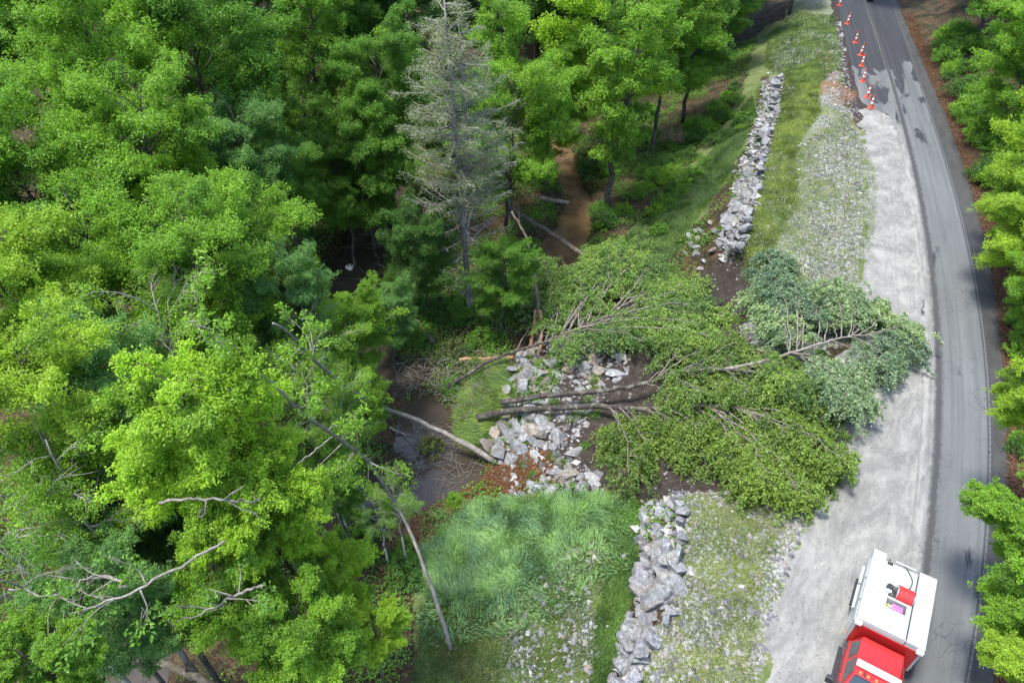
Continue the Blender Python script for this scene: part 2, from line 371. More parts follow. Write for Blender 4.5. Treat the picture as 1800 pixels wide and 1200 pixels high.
def ground_material():
    m, n, b = newmat('ground'); v = geo(n)
    # forest floor
    n1 = noise(n, .9, 6, v, .65); n2 = noise(n, 6, 5, v, .7); n3 = noise(n, 22, 4, v, .7)
    vor = N(n, 'ShaderNodeTexVoronoi'); vor.inputs['Scale'].default_value = 9; n.links.new(v, vor.inputs[0])
    sep = N(n, 'ShaderNodeSeparateColor'); n.links.new(vor.outputs['Color'], sep.inputs[0]); cell = sep.outputs[0]; cell2 = sep.outputs[1]
    litter = mix(n, cell, (.03, .017, .011), (.11, .062, .038))
    litter = mix(n, ramp(n, n1, [(.42, 0.), (.6, 1.)]), litter, (.02, .016, .011))
    litter = mix(n, ramp(n, n2, [(.52, 0.), (.62, .7)]), litter, (.05, .09, .02))
    # grass soil
    gr = ramp(n, n1, [(.3, (.06, .09, .03)), (.5, (.12, .145, .05)), (.7, (.20, .19, .10))])
    gr = mix(n, ramp(n, n3, [(.35, 0.), (.65, .7)]), gr, (.06, .09, .025))
    stone = mix(n, cell2, (.14, .14, .14), (.36, .36, .35))
    gr = mix(n, math_(n, 'MULTIPLY', ramp(n, noise(n, 7, 3, v), [(.45, 0.), (.55, 1.)]), attr(n, 'rocky')), gr, stone)
    # bare soil
    so = ramp(n, noise(n, 2.2, 8, v, .7), [(.3, (.015, .012, .010)), (.55, (.036, .029, .024)), (.75, (.085, .068, .055))])
    so = mix(n, ramp(n, noise(n, 26, 2, v), [(.66, 0.), (.72, .8)]), so, (.28, .26, .23))
    # gravel in road coordinates (lateral u, along v)
    cu = N(n, 'ShaderNodeCombineXYZ'); n.links.new(attr(n, 'ru'), cu.inputs[0]); n.links.new(attr(n, 'rv'), cu.inputs[1]); uv = cu.outputs[0]
    s1 = noise(n, 1.0, 5, mapv(n, uv, (2.6, .16, 1)), .6, .6); s2 = noise(n, .35, 6, uv, .65, 1.6); s3 = noise(n, 30, 5, v, .8); s4 = noise(n, 1.1, 8, mapv(n, uv, (1, .4, 1)), .62, 3.0)
    g = ramp(n, s2, [(.36, (.145, .147, .135)), (.5, (.205, .207, .188)), (.64, (.31, .31, .28))])
    g = mix(n, ramp(n, s1, [(.36, .45), (.55, 0.)]), g, (.16, .162, .152))
    g = mix(n, ramp(n, s4, [(.47, 0.), (.62, .4)]), g, (.34, .337, .31))
    g = mix(n, ramp(n, s3, [(.35, .6), (.6, 0.)]), g, (.10, .10, .097))
    g = mix(n, ramp(n, noise(n, 55, 2, v), [(.6, 0.), (.7, .5)]), g, (.5, .5, .48))
    edge = noise(n, 3.2, 6, v, .7)
    def th(name, w_=.35):
        a = attr(n, name); s = math_(n, 'ADD', a, math_(n, 'MULTIPLY', math_(n, 'SUBTRACT', edge, .5), 1.2))
        return ramp(n, s, [(.42, 0.), (.58, 1.)])
    col = mix(n, th('mgrass'), litter, gr)
    col = mix(n, th('msoil'), col, so)
    col = mix(n, th('mgravel'), col, g)
    col = mix(n, math_(n, 'MULTIPLY', attr(n, 'rust'), .8), col, mix(n, cell, (.10, .045, .02), (.24, .13, .07)))
    n.links.new(col, b.inputs['Base Color']); b.inputs['Roughness'].default_value = .95; b.inputs['Specular IOR Level'].default_value = .2
    h = math_(n, 'ADD', n3, math_(n, 'MULTIPLY', n2, 2.0)); bump(n, b, h, .55, .05); return m
M_GROUND = ground_material()
RU = (GX - xC(ycl)); RV = GY
keepc = (GX < xpave_left(ycl) + .6) | (GX > xD(ycl) - .6) | True
nx, ny = GX.shape
idx = np.arange(nx * ny).reshape(nx, ny)
F = np.stack([idx[:-1, :-1], idx[1:, :-1], idx[1:, 1:], idx[:-1, 1:]], -1).reshape(-1, 4)
VV = np.stack([GX, GY, GZ], -1).reshape(-1, 3)
avg = lambda a: ((a[:-1, :-1] + a[1:, :-1] + a[1:, 1:] + a[:-1, 1:]) / 4).ravel()
cls = np.zeros(len(F), int); cls[avg(mgr) > .5] = 1; cls[avg(msl) > .5] = 2; cls[avg(ms) > .5] = 3; cls[avg(mg) > .5] = 4; cls[(avg(CM) > .5)] = 5
att = {'mgrass': mgrass, 'msoil': ms, 'mgravel': mg, 'rocky': rocky, 'rust': np.maximum(rustm, reddebris), 'ru': RU, 'rv': RV}
for k, nm in enumerate(['ground', 'verge', 'grass_slope', 'bare_soil', 'gravel_shoulder', 'creek_bed']):
    f = F[cls == k]; u, inv = np.unique(f, return_inverse=True); b_ = Buf(); b_.add(VV[u], inv.reshape(-1, 4))
    me = b_.mesh(nm, True)
    for an, av in att.items():
        a_ = me.attributes.new(an, 'FLOAT', 'POINT'); a_.data.foreach_set('value', av.ravel()[u].astype(np.float32))
    tag(link(nm, me, M_GROUND), kind='structure')

# ---- creek water
def water_material():
    m, n, b = newmat('creek_water'); v = geo(n)
    sepx = N(n, 'ShaderNodeSeparateXYZ'); n.links.new(v, sepx.inputs[0])
    far = ramp(n, math_(n, 'DIVIDE', sepx.outputs[0], 100), [(.01, 0.), (.03, 1.)])
    c = mix(n, far, (.050, .040, .030), (.15, .095, .05))
    c = mix(n, ramp(n, noise(n, .7, 4, v), [(.4, 0.), (.65, .5)]), c, (.022, .017, .012))
    n.links.new(c, b.inputs['Base Color']); b.inputs['Roughness'].default_value = .10; b.inputs['IOR'].default_value = 1.33
    b.inputs['Specular IOR Level'].default_value = .8
    bump(n, b, noise(n, 2.0, 3, v), .12, .05); return m
b_ = Buf(); wz = np.full(VV.shape[0], -6.62); low = (avg(GZ) < -6.35) & (avg(GY) < 90) & (avg(GY) > 0) & (np.abs(avg(GX)) < 40)
f = F[low]; u, inv = np.unique(f, return_inverse=True); W = VV[u].copy(); W[:, 2] = -6.62; b_.add(W, inv.reshape(-1, 4))
tag(link('creek', b_.mesh('creek'), water_material()), kind='structure')

# ---- paved road
def road_material():
    m, n, b = newmat('old_asphalt'); cu = N(n, 'ShaderNodeCombineXYZ'); U = attr(n, 'ru'); V = attr(n, 'rv'); E = attr(n, 're'); D_ = attr(n, 'rd')
    n.links.new(U, cu.inputs[0]); n.links.new(V, cu.inputs[1]); uv = cu.outputs[0]
    base = ramp(n, noise(n, .5, 6, mapv(n, uv, (1.6, .22, 1)), .6), [(.3, (.085, .090, .088)), (.7, (.135, .140, .136))])
    base = mix(n, ramp(n, noise(n, 28, 4, uv, .8), [(.35, .5), (.6, 0.)]), base, (.06, .066, .066))
    # dust drifting in from the gravel at the left
    dust = math_(n, 'MULTIPLY', ramp(n, math_(n, 'ADD', math_(n, 'DIVIDE', U, 3.), math_(n, 'MULTIPLY', noise(n, .6, 6, mapv(n, uv, (2, .5, 1)), .75), .62)), [(.14, 1.), (.44, 0.)]), ramp(n, math_(n, 'DIVIDE', V, 100), [(.54, 1.), (.64, 0.)]))
    base = mix(n, dust, base, mix(n, ramp(n, noise(n, 1.1, 7, mapv(n, uv, (1, .4, 1)), .62, 2.0), [(.38, 0.), (.62, 1.)]), (.155, .157, .145), (.245, .245, .222)))
    # fresh dark patches at the far end (worn, irregular)
    pv = ramp(n, math_(n, 'DIVIDE', V, 100), [(.40, 0.), (.58, .10), (.70, .30), (.76, .62), (.80, 1.)])
    pn = noise(n, .9, 5, mapv(n, uv, (.75, .22, 1)), .55, .4)
    pm = ramp(n, math_(n, 'SUBTRACT', math_(n, 'ADD', pn, math_(n, 'MULTIPLY', pv, .42)), .0), [(.635, 0.), (.69, 1.)])
    base = mix(n, pm, base, (.018, .019, .022))
    wobE = math_(n, 'SUBTRACT', noise(n, 1.5, 6, uv, .8), .5)
    # strip beyond the lane edge: dark damp pavement
    base = mix(n, ramp(n, math_(n, 'ADD', E, math_(n, 'MULTIPLY', wobE, .5)), [(.58, 0.), (.68, 1.)]), base, mix(n, ramp(n, noise(n, 1.2, 6, mapv(n, uv, (1, .4, 1)), .7), [(.35, 0.), (.7, 1.)]), (.020, .021, .019), (.05, .049, .043)))
    # ravelled joint on the left, double groove on the right
    wob = math_(n, 'MULTIPLY', math_(n, 'SUBTRACT', noise(n, 2.2, 6, uv, .8), .5), .35)
    def line(src, at, wd, amp=1.0, wn=wob):
        d = math_(n, 'ABSOLUTE', math_(n, 'SUBTRACT', math_(n, 'ADD', src, wn), at)); return math_(n, 'MULTIPLY', ramp(n, math_(n, 'DIVIDE', d, wd), [(.35, 1.), (1., 0.)]), amp)
    base = mix(n, line(U, .12, .30, .9, math_(n, 'MULTIPLY', wob, 1.6)), base, (.028, .028, .028))
    base = mix(n, line(E, .42, .085, .95, math_(n, 'MULTIPLY', wob, .15)), base, (.035, .035, .035))
    base = mix(n, line(E, .62, .12, .95, math_(n, 'MULTIPLY', wob, .3)), base, (.03, .03, .03))
    base = mix(n, line(E, .51, .05, .35, math_(n, 'MULTIPLY', wob, .15)), base, (.13, .14, .14))
    # cross cracks between the grooves
    wv = N(n, 'ShaderNodeTexWave', wave_type='BANDS', bands_direction='Y'); wv.inputs['Scale'].default_value = .9; wv.inputs['Distortion'].default_value = 3; n.links.new(uv, wv.inputs[0])
    base = mix(n, math_(n, 'MULTIPLY', ramp(n, wv.outputs['Fac'], [(.9, 0.), (.96, 1.)]), math_(n, 'MULTIPLY', ramp(n, E, [(.38, 0.), (.40, .8)]), ramp(n, E, [(.60, 1.), (.62, 0.)]))), base, (.035, .035, .035))
    trk = noise(n, 1.0, 3, mapv(n, uv, (3.2, .05, 1)), .5)
    base = mix(n, ramp(n, trk, [(.35, .35), (.55, 0.)]), base, (.05, .052, .052))
    base = mix(n, ramp(n, noise(n, 5, 3, uv), [(.68, 0.), (.72, .6)]), base, (.045, .045, .045))
    # faint yellow line left at the far end of the joint
    yl = math_(n, 'MULTIPLY', line(U, -.12, .06, .5), ramp(n, math_(n, 'ADD', math_(n, 'DIVIDE', V, 100), math_(n, 'MULTIPLY', noise(n, 2, 4, uv), .12)), [(.60, 0.), (.66, .75)]))
    base = mix(n, yl, base, (.20, .19, .11))
    # alligator cracks
    vo = N(n, 'ShaderNodeTexVoronoi', feature='DISTANCE_TO_EDGE'); vo.inputs['Scale'].default_value = 1.5; vo.inputs['Randomness'].default_value = 1
    wa = N(n, 'ShaderNodeVectorMath', operation='ADD'); nn = N(n, 'ShaderNodeTexNoise'); nn.inputs['Scale'].default_value = 2.5; nn.inputs['Detail'].default_value = 5; n.links.new(uv, nn.inputs[0])
    sc_ = N(n, 'ShaderNodeVectorMath', operation='SCALE'); sc_.inputs['Scale'].default_value = .55; n.links.new(nn.outputs['Color'], sc_.inputs[0]); n.links.new(uv, wa.inputs[0]); n.links.new(sc_.outputs[0], wa.inputs[1]); n.links.new(wa.outputs[0], vo.inputs[0])
    cr = ramp(n, vo.outputs['Distance'], [(.012, 1.), (.03, 0.)])
    zone = ramp(n, noise(n, .22, 3, uv), [(.50, 0.), (.60, 1.)])
    zone = math_(n, 'MULTIPLY', zone, ramp(n, math_(n, 'DIVIDE', V, 100), [(.26, 1.), (.46, .25)]))
    base = mix(n, math_(n, 'MULTIPLY', cr, math_(n, 'MULTIPLY', zone, .85)), base, (.04, .04, .04))
    n.links.new(base, b.inputs['Base Color']); b.inputs['Roughness'].default_value = .8
    bump(n, b, noise(n, 40, 4, uv, .8), .25, .02); return m
yy = np.concatenate([np.arange(-15, 100, .35), np.arange(100, 190, 3.)]); K = 26
xl = xpave_left(yy) + vnoise(yy, yy * 0, .9, 51) * (.2 * smooth((yy - ysw + 1) / 4) + .9 * np.exp(-((yy - ysw) / 2.5) ** 2)) ; xr = xD(yy) + vnoise(yy, yy * 0 + 5, 1.5, 52) * .12
tt = np.linspace(0, 1, K)[None]; RX = xl[:, None] * (1 - tt) + xr[:, None] * tt; RY = np.repeat(yy[:, None], K, 1); RZ = zroad(RY) + .012
RZ[:, 0] -= .10; RX[:, 0] = RX[:, 1] - .02; RZ[:, -1] -= .05
b_ = Buf(); id2 = np.arange(len(yy) * K).reshape(len(yy), K)
b_.add(np.stack([RX, RY, RZ], -1), np.stack([id2[:-1, :-1], id2[:-1, 1:], id2[1:, 1:], id2[1:, :-1]], -1)); me = b_.mesh('road', True)
Ev = .5 + (RX - xR(RY)) * 1.0
for an, av in {'ru': RX - xC(RY), 'rv': RY, 're': Ev, 'rd': RX - xD(RY)}.items():
    a_ = me.attributes.new(an, 'FLOAT', 'POINT'); a_.data.foreach_set('value', av.ravel().astype(np.float32))
M_ROAD = road_material()
tag(link('road', me, M_ROAD), kind='structure')

# ------------------------------------------------------------------ TREES
def unit(v): return v / (np.linalg.norm(v) + 1e-9)
def spray(b, p, d, n, L, wd, size, r, tone, upn=.75, droop=.25, vz=.09):
    """a flat leafy twig: n leaves round the line p -> p + d*L"""
    d = unit(d); s = unit(np.cross(d, [0, 0, 1.]) + 1e-6)
    u = r.random(n); v = r.normal(0, 1, n) * wd * (1 - .5 * u)
    c = p + d * (u * L)[:, None] + s * v[:, None] + np.array([0, 0, 1.]) * (r.normal(0, vz, n) - droop * u * u * L - .12 * np.abs(v))[:, None]
    nor = np.array([0, 0, 1.]) * upn + r.normal(0, .58, (n, 3)); nor[:, 2] = np.abs(nor[:, 2])
    dr = d * 1.0 + s * (np.sign(v) * .9)[:, None] + r.normal(0, .35, (n, 3)) - np.array([0, 0, .25])
    leaves(b, c, nor, dr, size * (.7 + .6 * r.random(n)), np.clip(tone + r.normal(0, .13, n), 0, 1))
def gen_tree(seed, H=16., R=4., cb=.3, limbs=22, leaf=.14, dens=1.2, shape='broad', rise=.35, gap=0.0, bare=.0):
    r = np.random.default_rng(seed); wood = Buf(); fol = Buf()
    hs = np.linspace(0, 1, 12); wob = np.cumsum(r.normal(0, .012, (12, 2)), 0) * H
    tr = np.c_[wob[:, 0], wob[:, 1], hs * H * .96]; r0 = .011 * H + .03
    tube(wood, tr, r0 * (1 - .88 * hs), 8); tube(wood, [[tr[0, 0] + .15, tr[0, 1], -16], [tr[0, 0], tr[0, 1], -6], [tr[0, 0], tr[0, 1], .02]], [r0 * 1.25, r0 * 1.12, r0], 8)
    at = lambda h: np.array([np.interp(h, hs, tr[:, 0]), np.interp(h, hs, tr[:, 1]), h * H * .96])
    def env(t):
        if shape == 'broad': return max(.22, math.sqrt(max(0, 1 - ((t - .42) / .62) ** 2)))
        if shape == 'round': return max(.2, math.sqrt(max(0, 1 - ((t - .5) / .54) ** 2)))
        if shape == 'cone': return max(.08, 1.05 - t)
        if shape == 'umbrella': return max(.3, math.sqrt(max(0, 1 - ((t - .6) / .6) ** 2)))
    az = r.random() * 6.28
    for i in range(limbs):
        t = (i + .5 * r.random()) / limbs; az += 2.4 + r.normal(0, .5)
        if r.random() < gap: continue
        h = cb + (1 - cb) * t * .97; p0 = at(h * .97); el = env(t) * R * r.uniform(.78, 1.15)
        ri = el * (rise + .5 * t) * r.uniform(.4, 1.6)
        d = np.array([math.cos(az), math.sin(az), 0]); p2 = p0 + d * el + np.array([0, 0, ri * .75]); p1 = p0 + d * el * .45 + np.array([0, 0, ri * .75])
        if shape == 'cone': p2 = p0 + d * el + np.array([0, 0, -el * .18]); p1 = p0 + d * el * .5 + np.array([0, 0, .05])
        u = np.linspace(0, 1, 8)[:, None]; L = (1 - u) ** 2 * p0 + 2 * u * (1 - u) * p1 + u * u * p2; L[1:-1] += r.normal(0, .03 * el, (6, 3))
        rl = max(.025, r0 * .42 * (1 - .6 * t)); tube(wood, L, rl * (1 - .8 * u[:, 0]) + .006, 5)
        ctone = np.clip(r.normal(.5, .13), .1, .9)
        m = max(4, int(4 + el * 2.5))
        for k in range(m):
            fr = .28 + .72 * (k + r.random() * .6) / m; fr = min(fr, 1)
            q = np.array([np.interp(fr, u[:, 0], L[:, c]) for c in range(3)])
            sg = 1 if k % 2 else -1; ang = az + sg * r.uniform(.5, 1.15) * (1.1 - .6 * fr); sl = max(.5, el * (.48 - .22 * fr) * r.uniform(.75, 1.25))
            dd = np.array([math.cos(ang), math.sin(ang), r.uniform(-.25, .75) if shape != 'cone' else -.15])
            e = q + dd * sl; mid = (q + e) / 2 + r.normal(0, .05, 3)
            tube(wood, [q, mid, e], [rl * .35 + .006, rl * .2 + .005, .004], 3, cap=False)
            if r.random() < bare: continue
            nt_ = max(3, int(round(sl * 6.2 * dens)))
            for j in range(nt_):
                f2 = (j + r.random()) / nt_; c = q * (1 - f2) + e * f2 + r.normal(0, .2, 3); an2 = ang + (1 if j % 2 else -1) * r.uniform(.3, .9)
                spray(fol, c, np.array([math.cos(an2), math.sin(an2), r.uniform(-.2, .6)]), int(24 * dens), .52, .2, leaf, r, ctone + r.normal(0, .12), .7, .2, .16)
    return dict(H=H, R=R, wood=wood.mesh('trunk', True), fol=fol.mesh('crown'))
VAR = dict(
    broad=[gen_tree(11, 16, 4.4, .28, 32, .15), gen_tree(12, 17, 4.4, .3, 32, .145, 1.25, 'umbrella'), gen_tree(13, 15, 4.2, .25, 30, .155, 1.2, 'broad', .3)],
    round=[gen_tree(21, 16, 3.8, .22, 30, .135, 1.35, 'round', .5), gen_tree(22, 15, 4.0, .2, 30, .14, 1.3, 'round', .4)],
    big=[gen_tree(31, 17, 4.6, .25, 32, .18, 1.3, 'umbrella', .3), gen_tree(32, 16, 4.4, .25, 30, .17, 1.25, 'broad', .3)],
    open=[gen_tree(41, 16, 4.0, .3, 20, .13, .72, 'umbrella', .6, .15, .25), gen_tree(42, 16, 3.8, .3, 20, .13, .8, 'broad', .5, .1, .2)],
    cone=[gen_tree(51, 17, 3.2, .1, 44, .12, .95, 'cone')],
    tall=[gen_tree(61, 20, 3.0, .3, 30, .15, 1.2, 'round', .4), gen_tree(62, 19, 3.1, .35, 28, .155, 1.1, 'broad', .3)])
for fam in VAR.values():
    for v_ in fam: v_['wood'].materials.append(M_TWIG if fam is VAR['open'] else M_BARK); v_['fol'].materials.append(M_LEAF)
U_ = 'first second third fourth fifth sixth seventh eighth ninth tenth eleventh twelfth thirteenth fourteenth fifteenth sixteenth seventeenth eighteenth nineteenth'.split()
ORD = list(U_)
for tn, tb in (('twentieth', 'twenty'), ('thirtieth', 'thirty'), ('fortieth', 'forty'), ('fiftieth', 'fifty'), ('sixtieth', 'sixty'), ('seventieth', 'seventy')): ORD += [tn] + [tb + '-' + u for u in U_[:9]]
def by_x(P_):
    a, _ = topx(P_[:, 0], P_[:, 1], P_[:, 2]); return P_[np.argsort(a)]
trandom = random.Random(5); tcount = {}
def put_tree(kind, x, y, z0, H, R, col, label, name='broadleaf_tree', barkmat=None, tilt=(0, 0), group=None):
    fam = VAR[kind]; k = tcount.get(kind, 0); tcount[kind] = k + 1; v_ = fam[k % len(fam)]
    e = empty(name, (x, y, z0 - .15), trandom.uniform(0, 6.28) if tilt == (0, 0) else 0.0); e.rotation_euler[0] = tilt[0]; e.rotation_euler[1] = tilt[1]
    tag(e, label, 'tree', group); sc = R / v_['R']; sz = min(sc, max(H / v_['H'] * 1.02, .8 * sc)); off = max(0, H * .66 - v_['H'] * .62 * sz)
    t = link('trunk', v_['wood'], None, e); c = link('crown', v_['fol'], None, e); c.color = (*col, 1)
    for o_ in (t, c): o_.scale = (sc, sc, sz); o_.location = (0, 0, off)
    return e
def tree_c(px, py, zc, rpx, kind, col, label, fr=.66, **k):
    c = P(np.array(float(px)), np.array(float(py)), zc); z0 = float(T(c[0], c[1])[0]); d = c[1] * ct - (zc - HC) * st
    bx = c[0]; lim = float(xD(min(max(c[1], -20), 140))) + 1.3
    if bx > float(leftf(c[1])) - 1.5 and bx < lim:
        z0 = float(T(lim, c[1])[0]); k['tilt'] = (0, -math.atan2(lim - bx, zc - z0)); bx = lim
    H = (zc - z0) / fr; return put_tree(kind, bx, c[1], z0, H, rpx * d / FP, col, label, **k)
def tree_b(bx, by, cpy, rpx, kind, col, label, fr=.66, **k):
    g = G(bx, by)[0]; zs = np.linspace(g[2], 26, 300); _, yy_ = topx(g[0], g[1], zs); zc = float(np.interp(-cpy, -yy_, zs)); d = g[1] * ct - (zc - HC) * st
    return put_tree(kind, g[0], g[1], g[2], (zc - g[2]) / fr, rpx * d / FP, col, label, **k)
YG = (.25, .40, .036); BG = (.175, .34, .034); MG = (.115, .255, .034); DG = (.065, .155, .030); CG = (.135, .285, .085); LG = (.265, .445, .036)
TREES_C = [
 (60,60,12,135,'broad',MG,'green maple filling the top left corner of the wood'),
 (165,150,12,130,'broad',BG,'bright layered maple in the upper left wood, second from the corner'),
 (50,290,11,120,'broad',BG,'layered green tree on the left edge, a third of the way down'),
 (270,30,11,120,'broad',MG,'mid green tree at the top edge, left of the tall narrow one'),
 (400,20,10,100,'round',MG,'dense green tree at the top edge beside the narrow sunlit one'),
 (345,180,9,135,'broad',MG,'wide shaded maple in the middle of the upper left wood'),
 (240,280,11,115,'broad',BG,'layered maple with dark gaps left of the wide shaded one'),
 (470,180,4,80,'round',MG,'round green crown bordering the dark gap at upper centre left'),
 (545,50,11,62,'tall',BG,'tall narrow tree lit along its right side at the top edge'),
 (640,30,6,70,'broad',MG,'leafy tree at the top edge right of the tall narrow one'),
 (700,40,5,70,'round',CG,'cool green crown behind the top of the dead hemlock'),
 (290,350,9,72,'big',LG,'bright yellow-green crown with large leaves in the left wood'),
 (430,290,7,80,'round',CG,'grey-green rounded crown above the shaded creek bend'),
 (500,300,5,62,'round',MG,'small green crown leaning over the creek bend gap'),
 (100,420,7,100,'broad',MG,'shaded green tree below the layered one on the left edge'),
 (50,560,10,130,'round',YG,'yellow-green bushy tree with ruddy shoots on the left edge, mid height'),
 (170,480,9,100,'round',BG,'yellow-green crown just right of the bushy one with ruddy shoots'),
 (330,500,9,120,'round',BG,'broad rounded light green crown in the centre of the left wood'),
 (450,430,8,95,'round',BG,'light green crown bordering the creek left bank'),
 (490,510,7,70,'broad',CG,'cool green crown above the bare leaning stem'),
 (300,640,8,100,'open',BG,'open crowned tree showing pale twigs below the broad rounded one'),
 (70,730,11,125,'round',YG,'bushy yellow-green tree on the left edge, below the ruddy one'),
 (200,680,9,110,'broad',CG,'blue-green crown left of the brightest large crown'),
 (350,770,12,130,'big',LG,'brightest large yellow-green crown at lower left'),
 (470,890,9,100,'big',LG,'bright large-leaved crown below the brightest one'),
 (590,1010,5,60,'big',LG,'bright bough reaching toward the leaning bare stem'),
 (650,1110,4,48,'big',LG,'bright low foliage over the brown bank at bottom centre left'),
 (540,1110,6,90,'big',BG,'green tree at the bottom edge left of the brown bank'),
 (420,1060,6,100,'broad',BG,'mid green crown above the dark stream gap at bottom left'),
 (120,880,9,110,'open',BG,'open tree on the left edge with grey forked limbs'),
 (60,1010,8,120,'open',MG,'open shaded tree near the bottom left with many grey limbs'),
 (215,960,6,95,'round',DG,'dark green crown in the shade at lower left'),
 (190,1080,8,90,'round',CG,'blue-green crown at lower left under the long pale limb'),
 (70,1170,10,80,'big',BG,'large-leaved crown in the bottom left corner'),
 (300,900,5,85,'round',DG,'dark shaded crown beneath the brightest large one'),
 (570,620,4,75,'open',BG,'sparse crown around the long pale leaning stem'),
 (610,760,1,70,'open',BG,'small sparse tree on the bank left of the pool'),
 (540,700,4,75,'open',BG,'sparse crown between the two leaning stems'),
 (120,-30,13,120,'broad',MG,'tree cut by the top edge near the top left corner'),
 (330,-40,12,110,'round',BG,'tree cut by the top edge above the wide shaded maple'),
 (500,-40,11,90,'broad',MG,'tree cut by the top edge behind the narrow sunlit one'),
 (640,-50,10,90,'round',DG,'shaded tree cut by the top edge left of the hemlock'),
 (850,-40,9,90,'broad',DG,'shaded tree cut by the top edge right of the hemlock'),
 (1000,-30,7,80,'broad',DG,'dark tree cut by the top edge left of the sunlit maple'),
 (660,200,4,80,'broad',BG,'pale layered tree between the narrow sunlit one and the hemlock'),
 (600,330,1,60,'broad',MG,'low layered tree shading the creek bend'),
 (625,705,0,48,'broad',BG,'light green crown over the left end of the pool'),
 (585,850,0,58,'broad',MG,'mid green crown over the lower left of the pool'),
 (620,590,0,55,'broad',BG,'small bright crown between creek bend and pool'),
 (900,130,8,62,'tall',BG,'bright slender tree right of the dead hemlock'),
 (1080,50,8,105,'broad',LG,'tall sunlit maple at the top edge above the far creek'),
 (1180,60,7,75,'broad',BG,'sunlit maple with a drooping side right of the tall one'),
 (1290,10,3,60,'broad',MG,'shaded tree at the top edge left of the grassy bank'),
 (1745,40,6,75,'broad',MG,'green tree on the hillside at the top right corner'),
 (1810,130,8,85,'round',BG,'layered tree on the right edge, second from the top'),
 (1780,190,3,55,'round',BG,'low dark crown on the hillside by the far road bend'),
 (1835,285,8,85,'round',YG,'bright feathery tree on the right edge, a quarter down'),
 (1830,395,6,70,'round',YG,'bright crown overhanging the leaf covered ditch on the right'),
 (1838,490,5,60,'round',BG,'green crown on the right edge above the paved ditch'),
 (1828,675,8,62,'big',YG,'near bright bough on the right edge beside the damp pavement'),
 (1805,900,6,82,'big',BG,'large bright bough reaching over the road edge at lower right'),
 (1838,1060,6,85,'big',BG,'bough over the leaf litter right of the rescue truck'),
 (1835,1180,7,80,'big',YG,'leafy crown in the bottom right corner'),
]
for a in TREES_C: tree_c(*a)
TREES_B = [
 (1077,372,150,80,'tall',BG,'tall tree with a dark straight trunk beside the far creek'),
 (1200,215,110,55,'tall',MG,'slim tree with thin dark trunk on the slope above the rock wall'),
 (888,430,230,85,'broad',BG,'leafy layered tree right of the dead hemlock'),
 (955,330,200,70,'broad',BG,'layered tree with a bough over the far creek'),
 (590,380,240,70,'broad',MG,'shaded broad tree above the creek bend'),
 (660,460,300,75,'broad',MG,'half open tree with a spotted stem by the creek bend'),
 (700,420,170,75,'broad',MG,'green tree just left of the dead hemlock'),
 (560,300,200,50,'open',DG,'dark sparse tree in the gap at upper centre left'),
 (1258,137,40,45,'tall',MG,'slim tree with a reddish trunk near the top of the rock wall'),
 (1388,28,-40,40,'tall',DG,'dark trunked tree at the head of the grassy bank'),
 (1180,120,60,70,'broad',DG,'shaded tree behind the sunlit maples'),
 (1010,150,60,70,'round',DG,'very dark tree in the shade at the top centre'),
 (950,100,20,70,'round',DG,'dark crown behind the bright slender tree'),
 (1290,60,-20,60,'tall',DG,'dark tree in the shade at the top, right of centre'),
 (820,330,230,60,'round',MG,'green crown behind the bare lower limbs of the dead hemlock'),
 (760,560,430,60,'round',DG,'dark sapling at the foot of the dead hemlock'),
 (880,590,480,48,'broad',MG,'low tree on the bank between hemlock and broken trunks'),
 (690,640,560,45,'broad',CG,'slender sapling with a fresh green tip left of the hemlock foot'),
 (612,945,840,40,'open',MG,'dark stemmed young tree below the pool'),
 (715,990,880,40,'open',BG,'young tree with thick dark foot by the brown bank'),
 (684,995,910,35,'open',MG,'thin young tree beside the thick footed one'),
]
for a in TREES_B: tree_b(*a)
# wood beyond the frame top and sides, the nearest rows
k = 0
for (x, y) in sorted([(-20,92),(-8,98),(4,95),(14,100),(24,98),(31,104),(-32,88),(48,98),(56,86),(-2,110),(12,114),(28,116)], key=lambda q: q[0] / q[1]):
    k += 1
    put_tree(['broad','round','tall'][k % 3], x, y, float(T(x, y)[0]), 15 + k % 4, 5.2, [DG, MG, DG][k % 3], 'dark far tree at the back of the wood, ' + ORD[k - 1] + ' from the left', group='dark trees at the back of the wood')

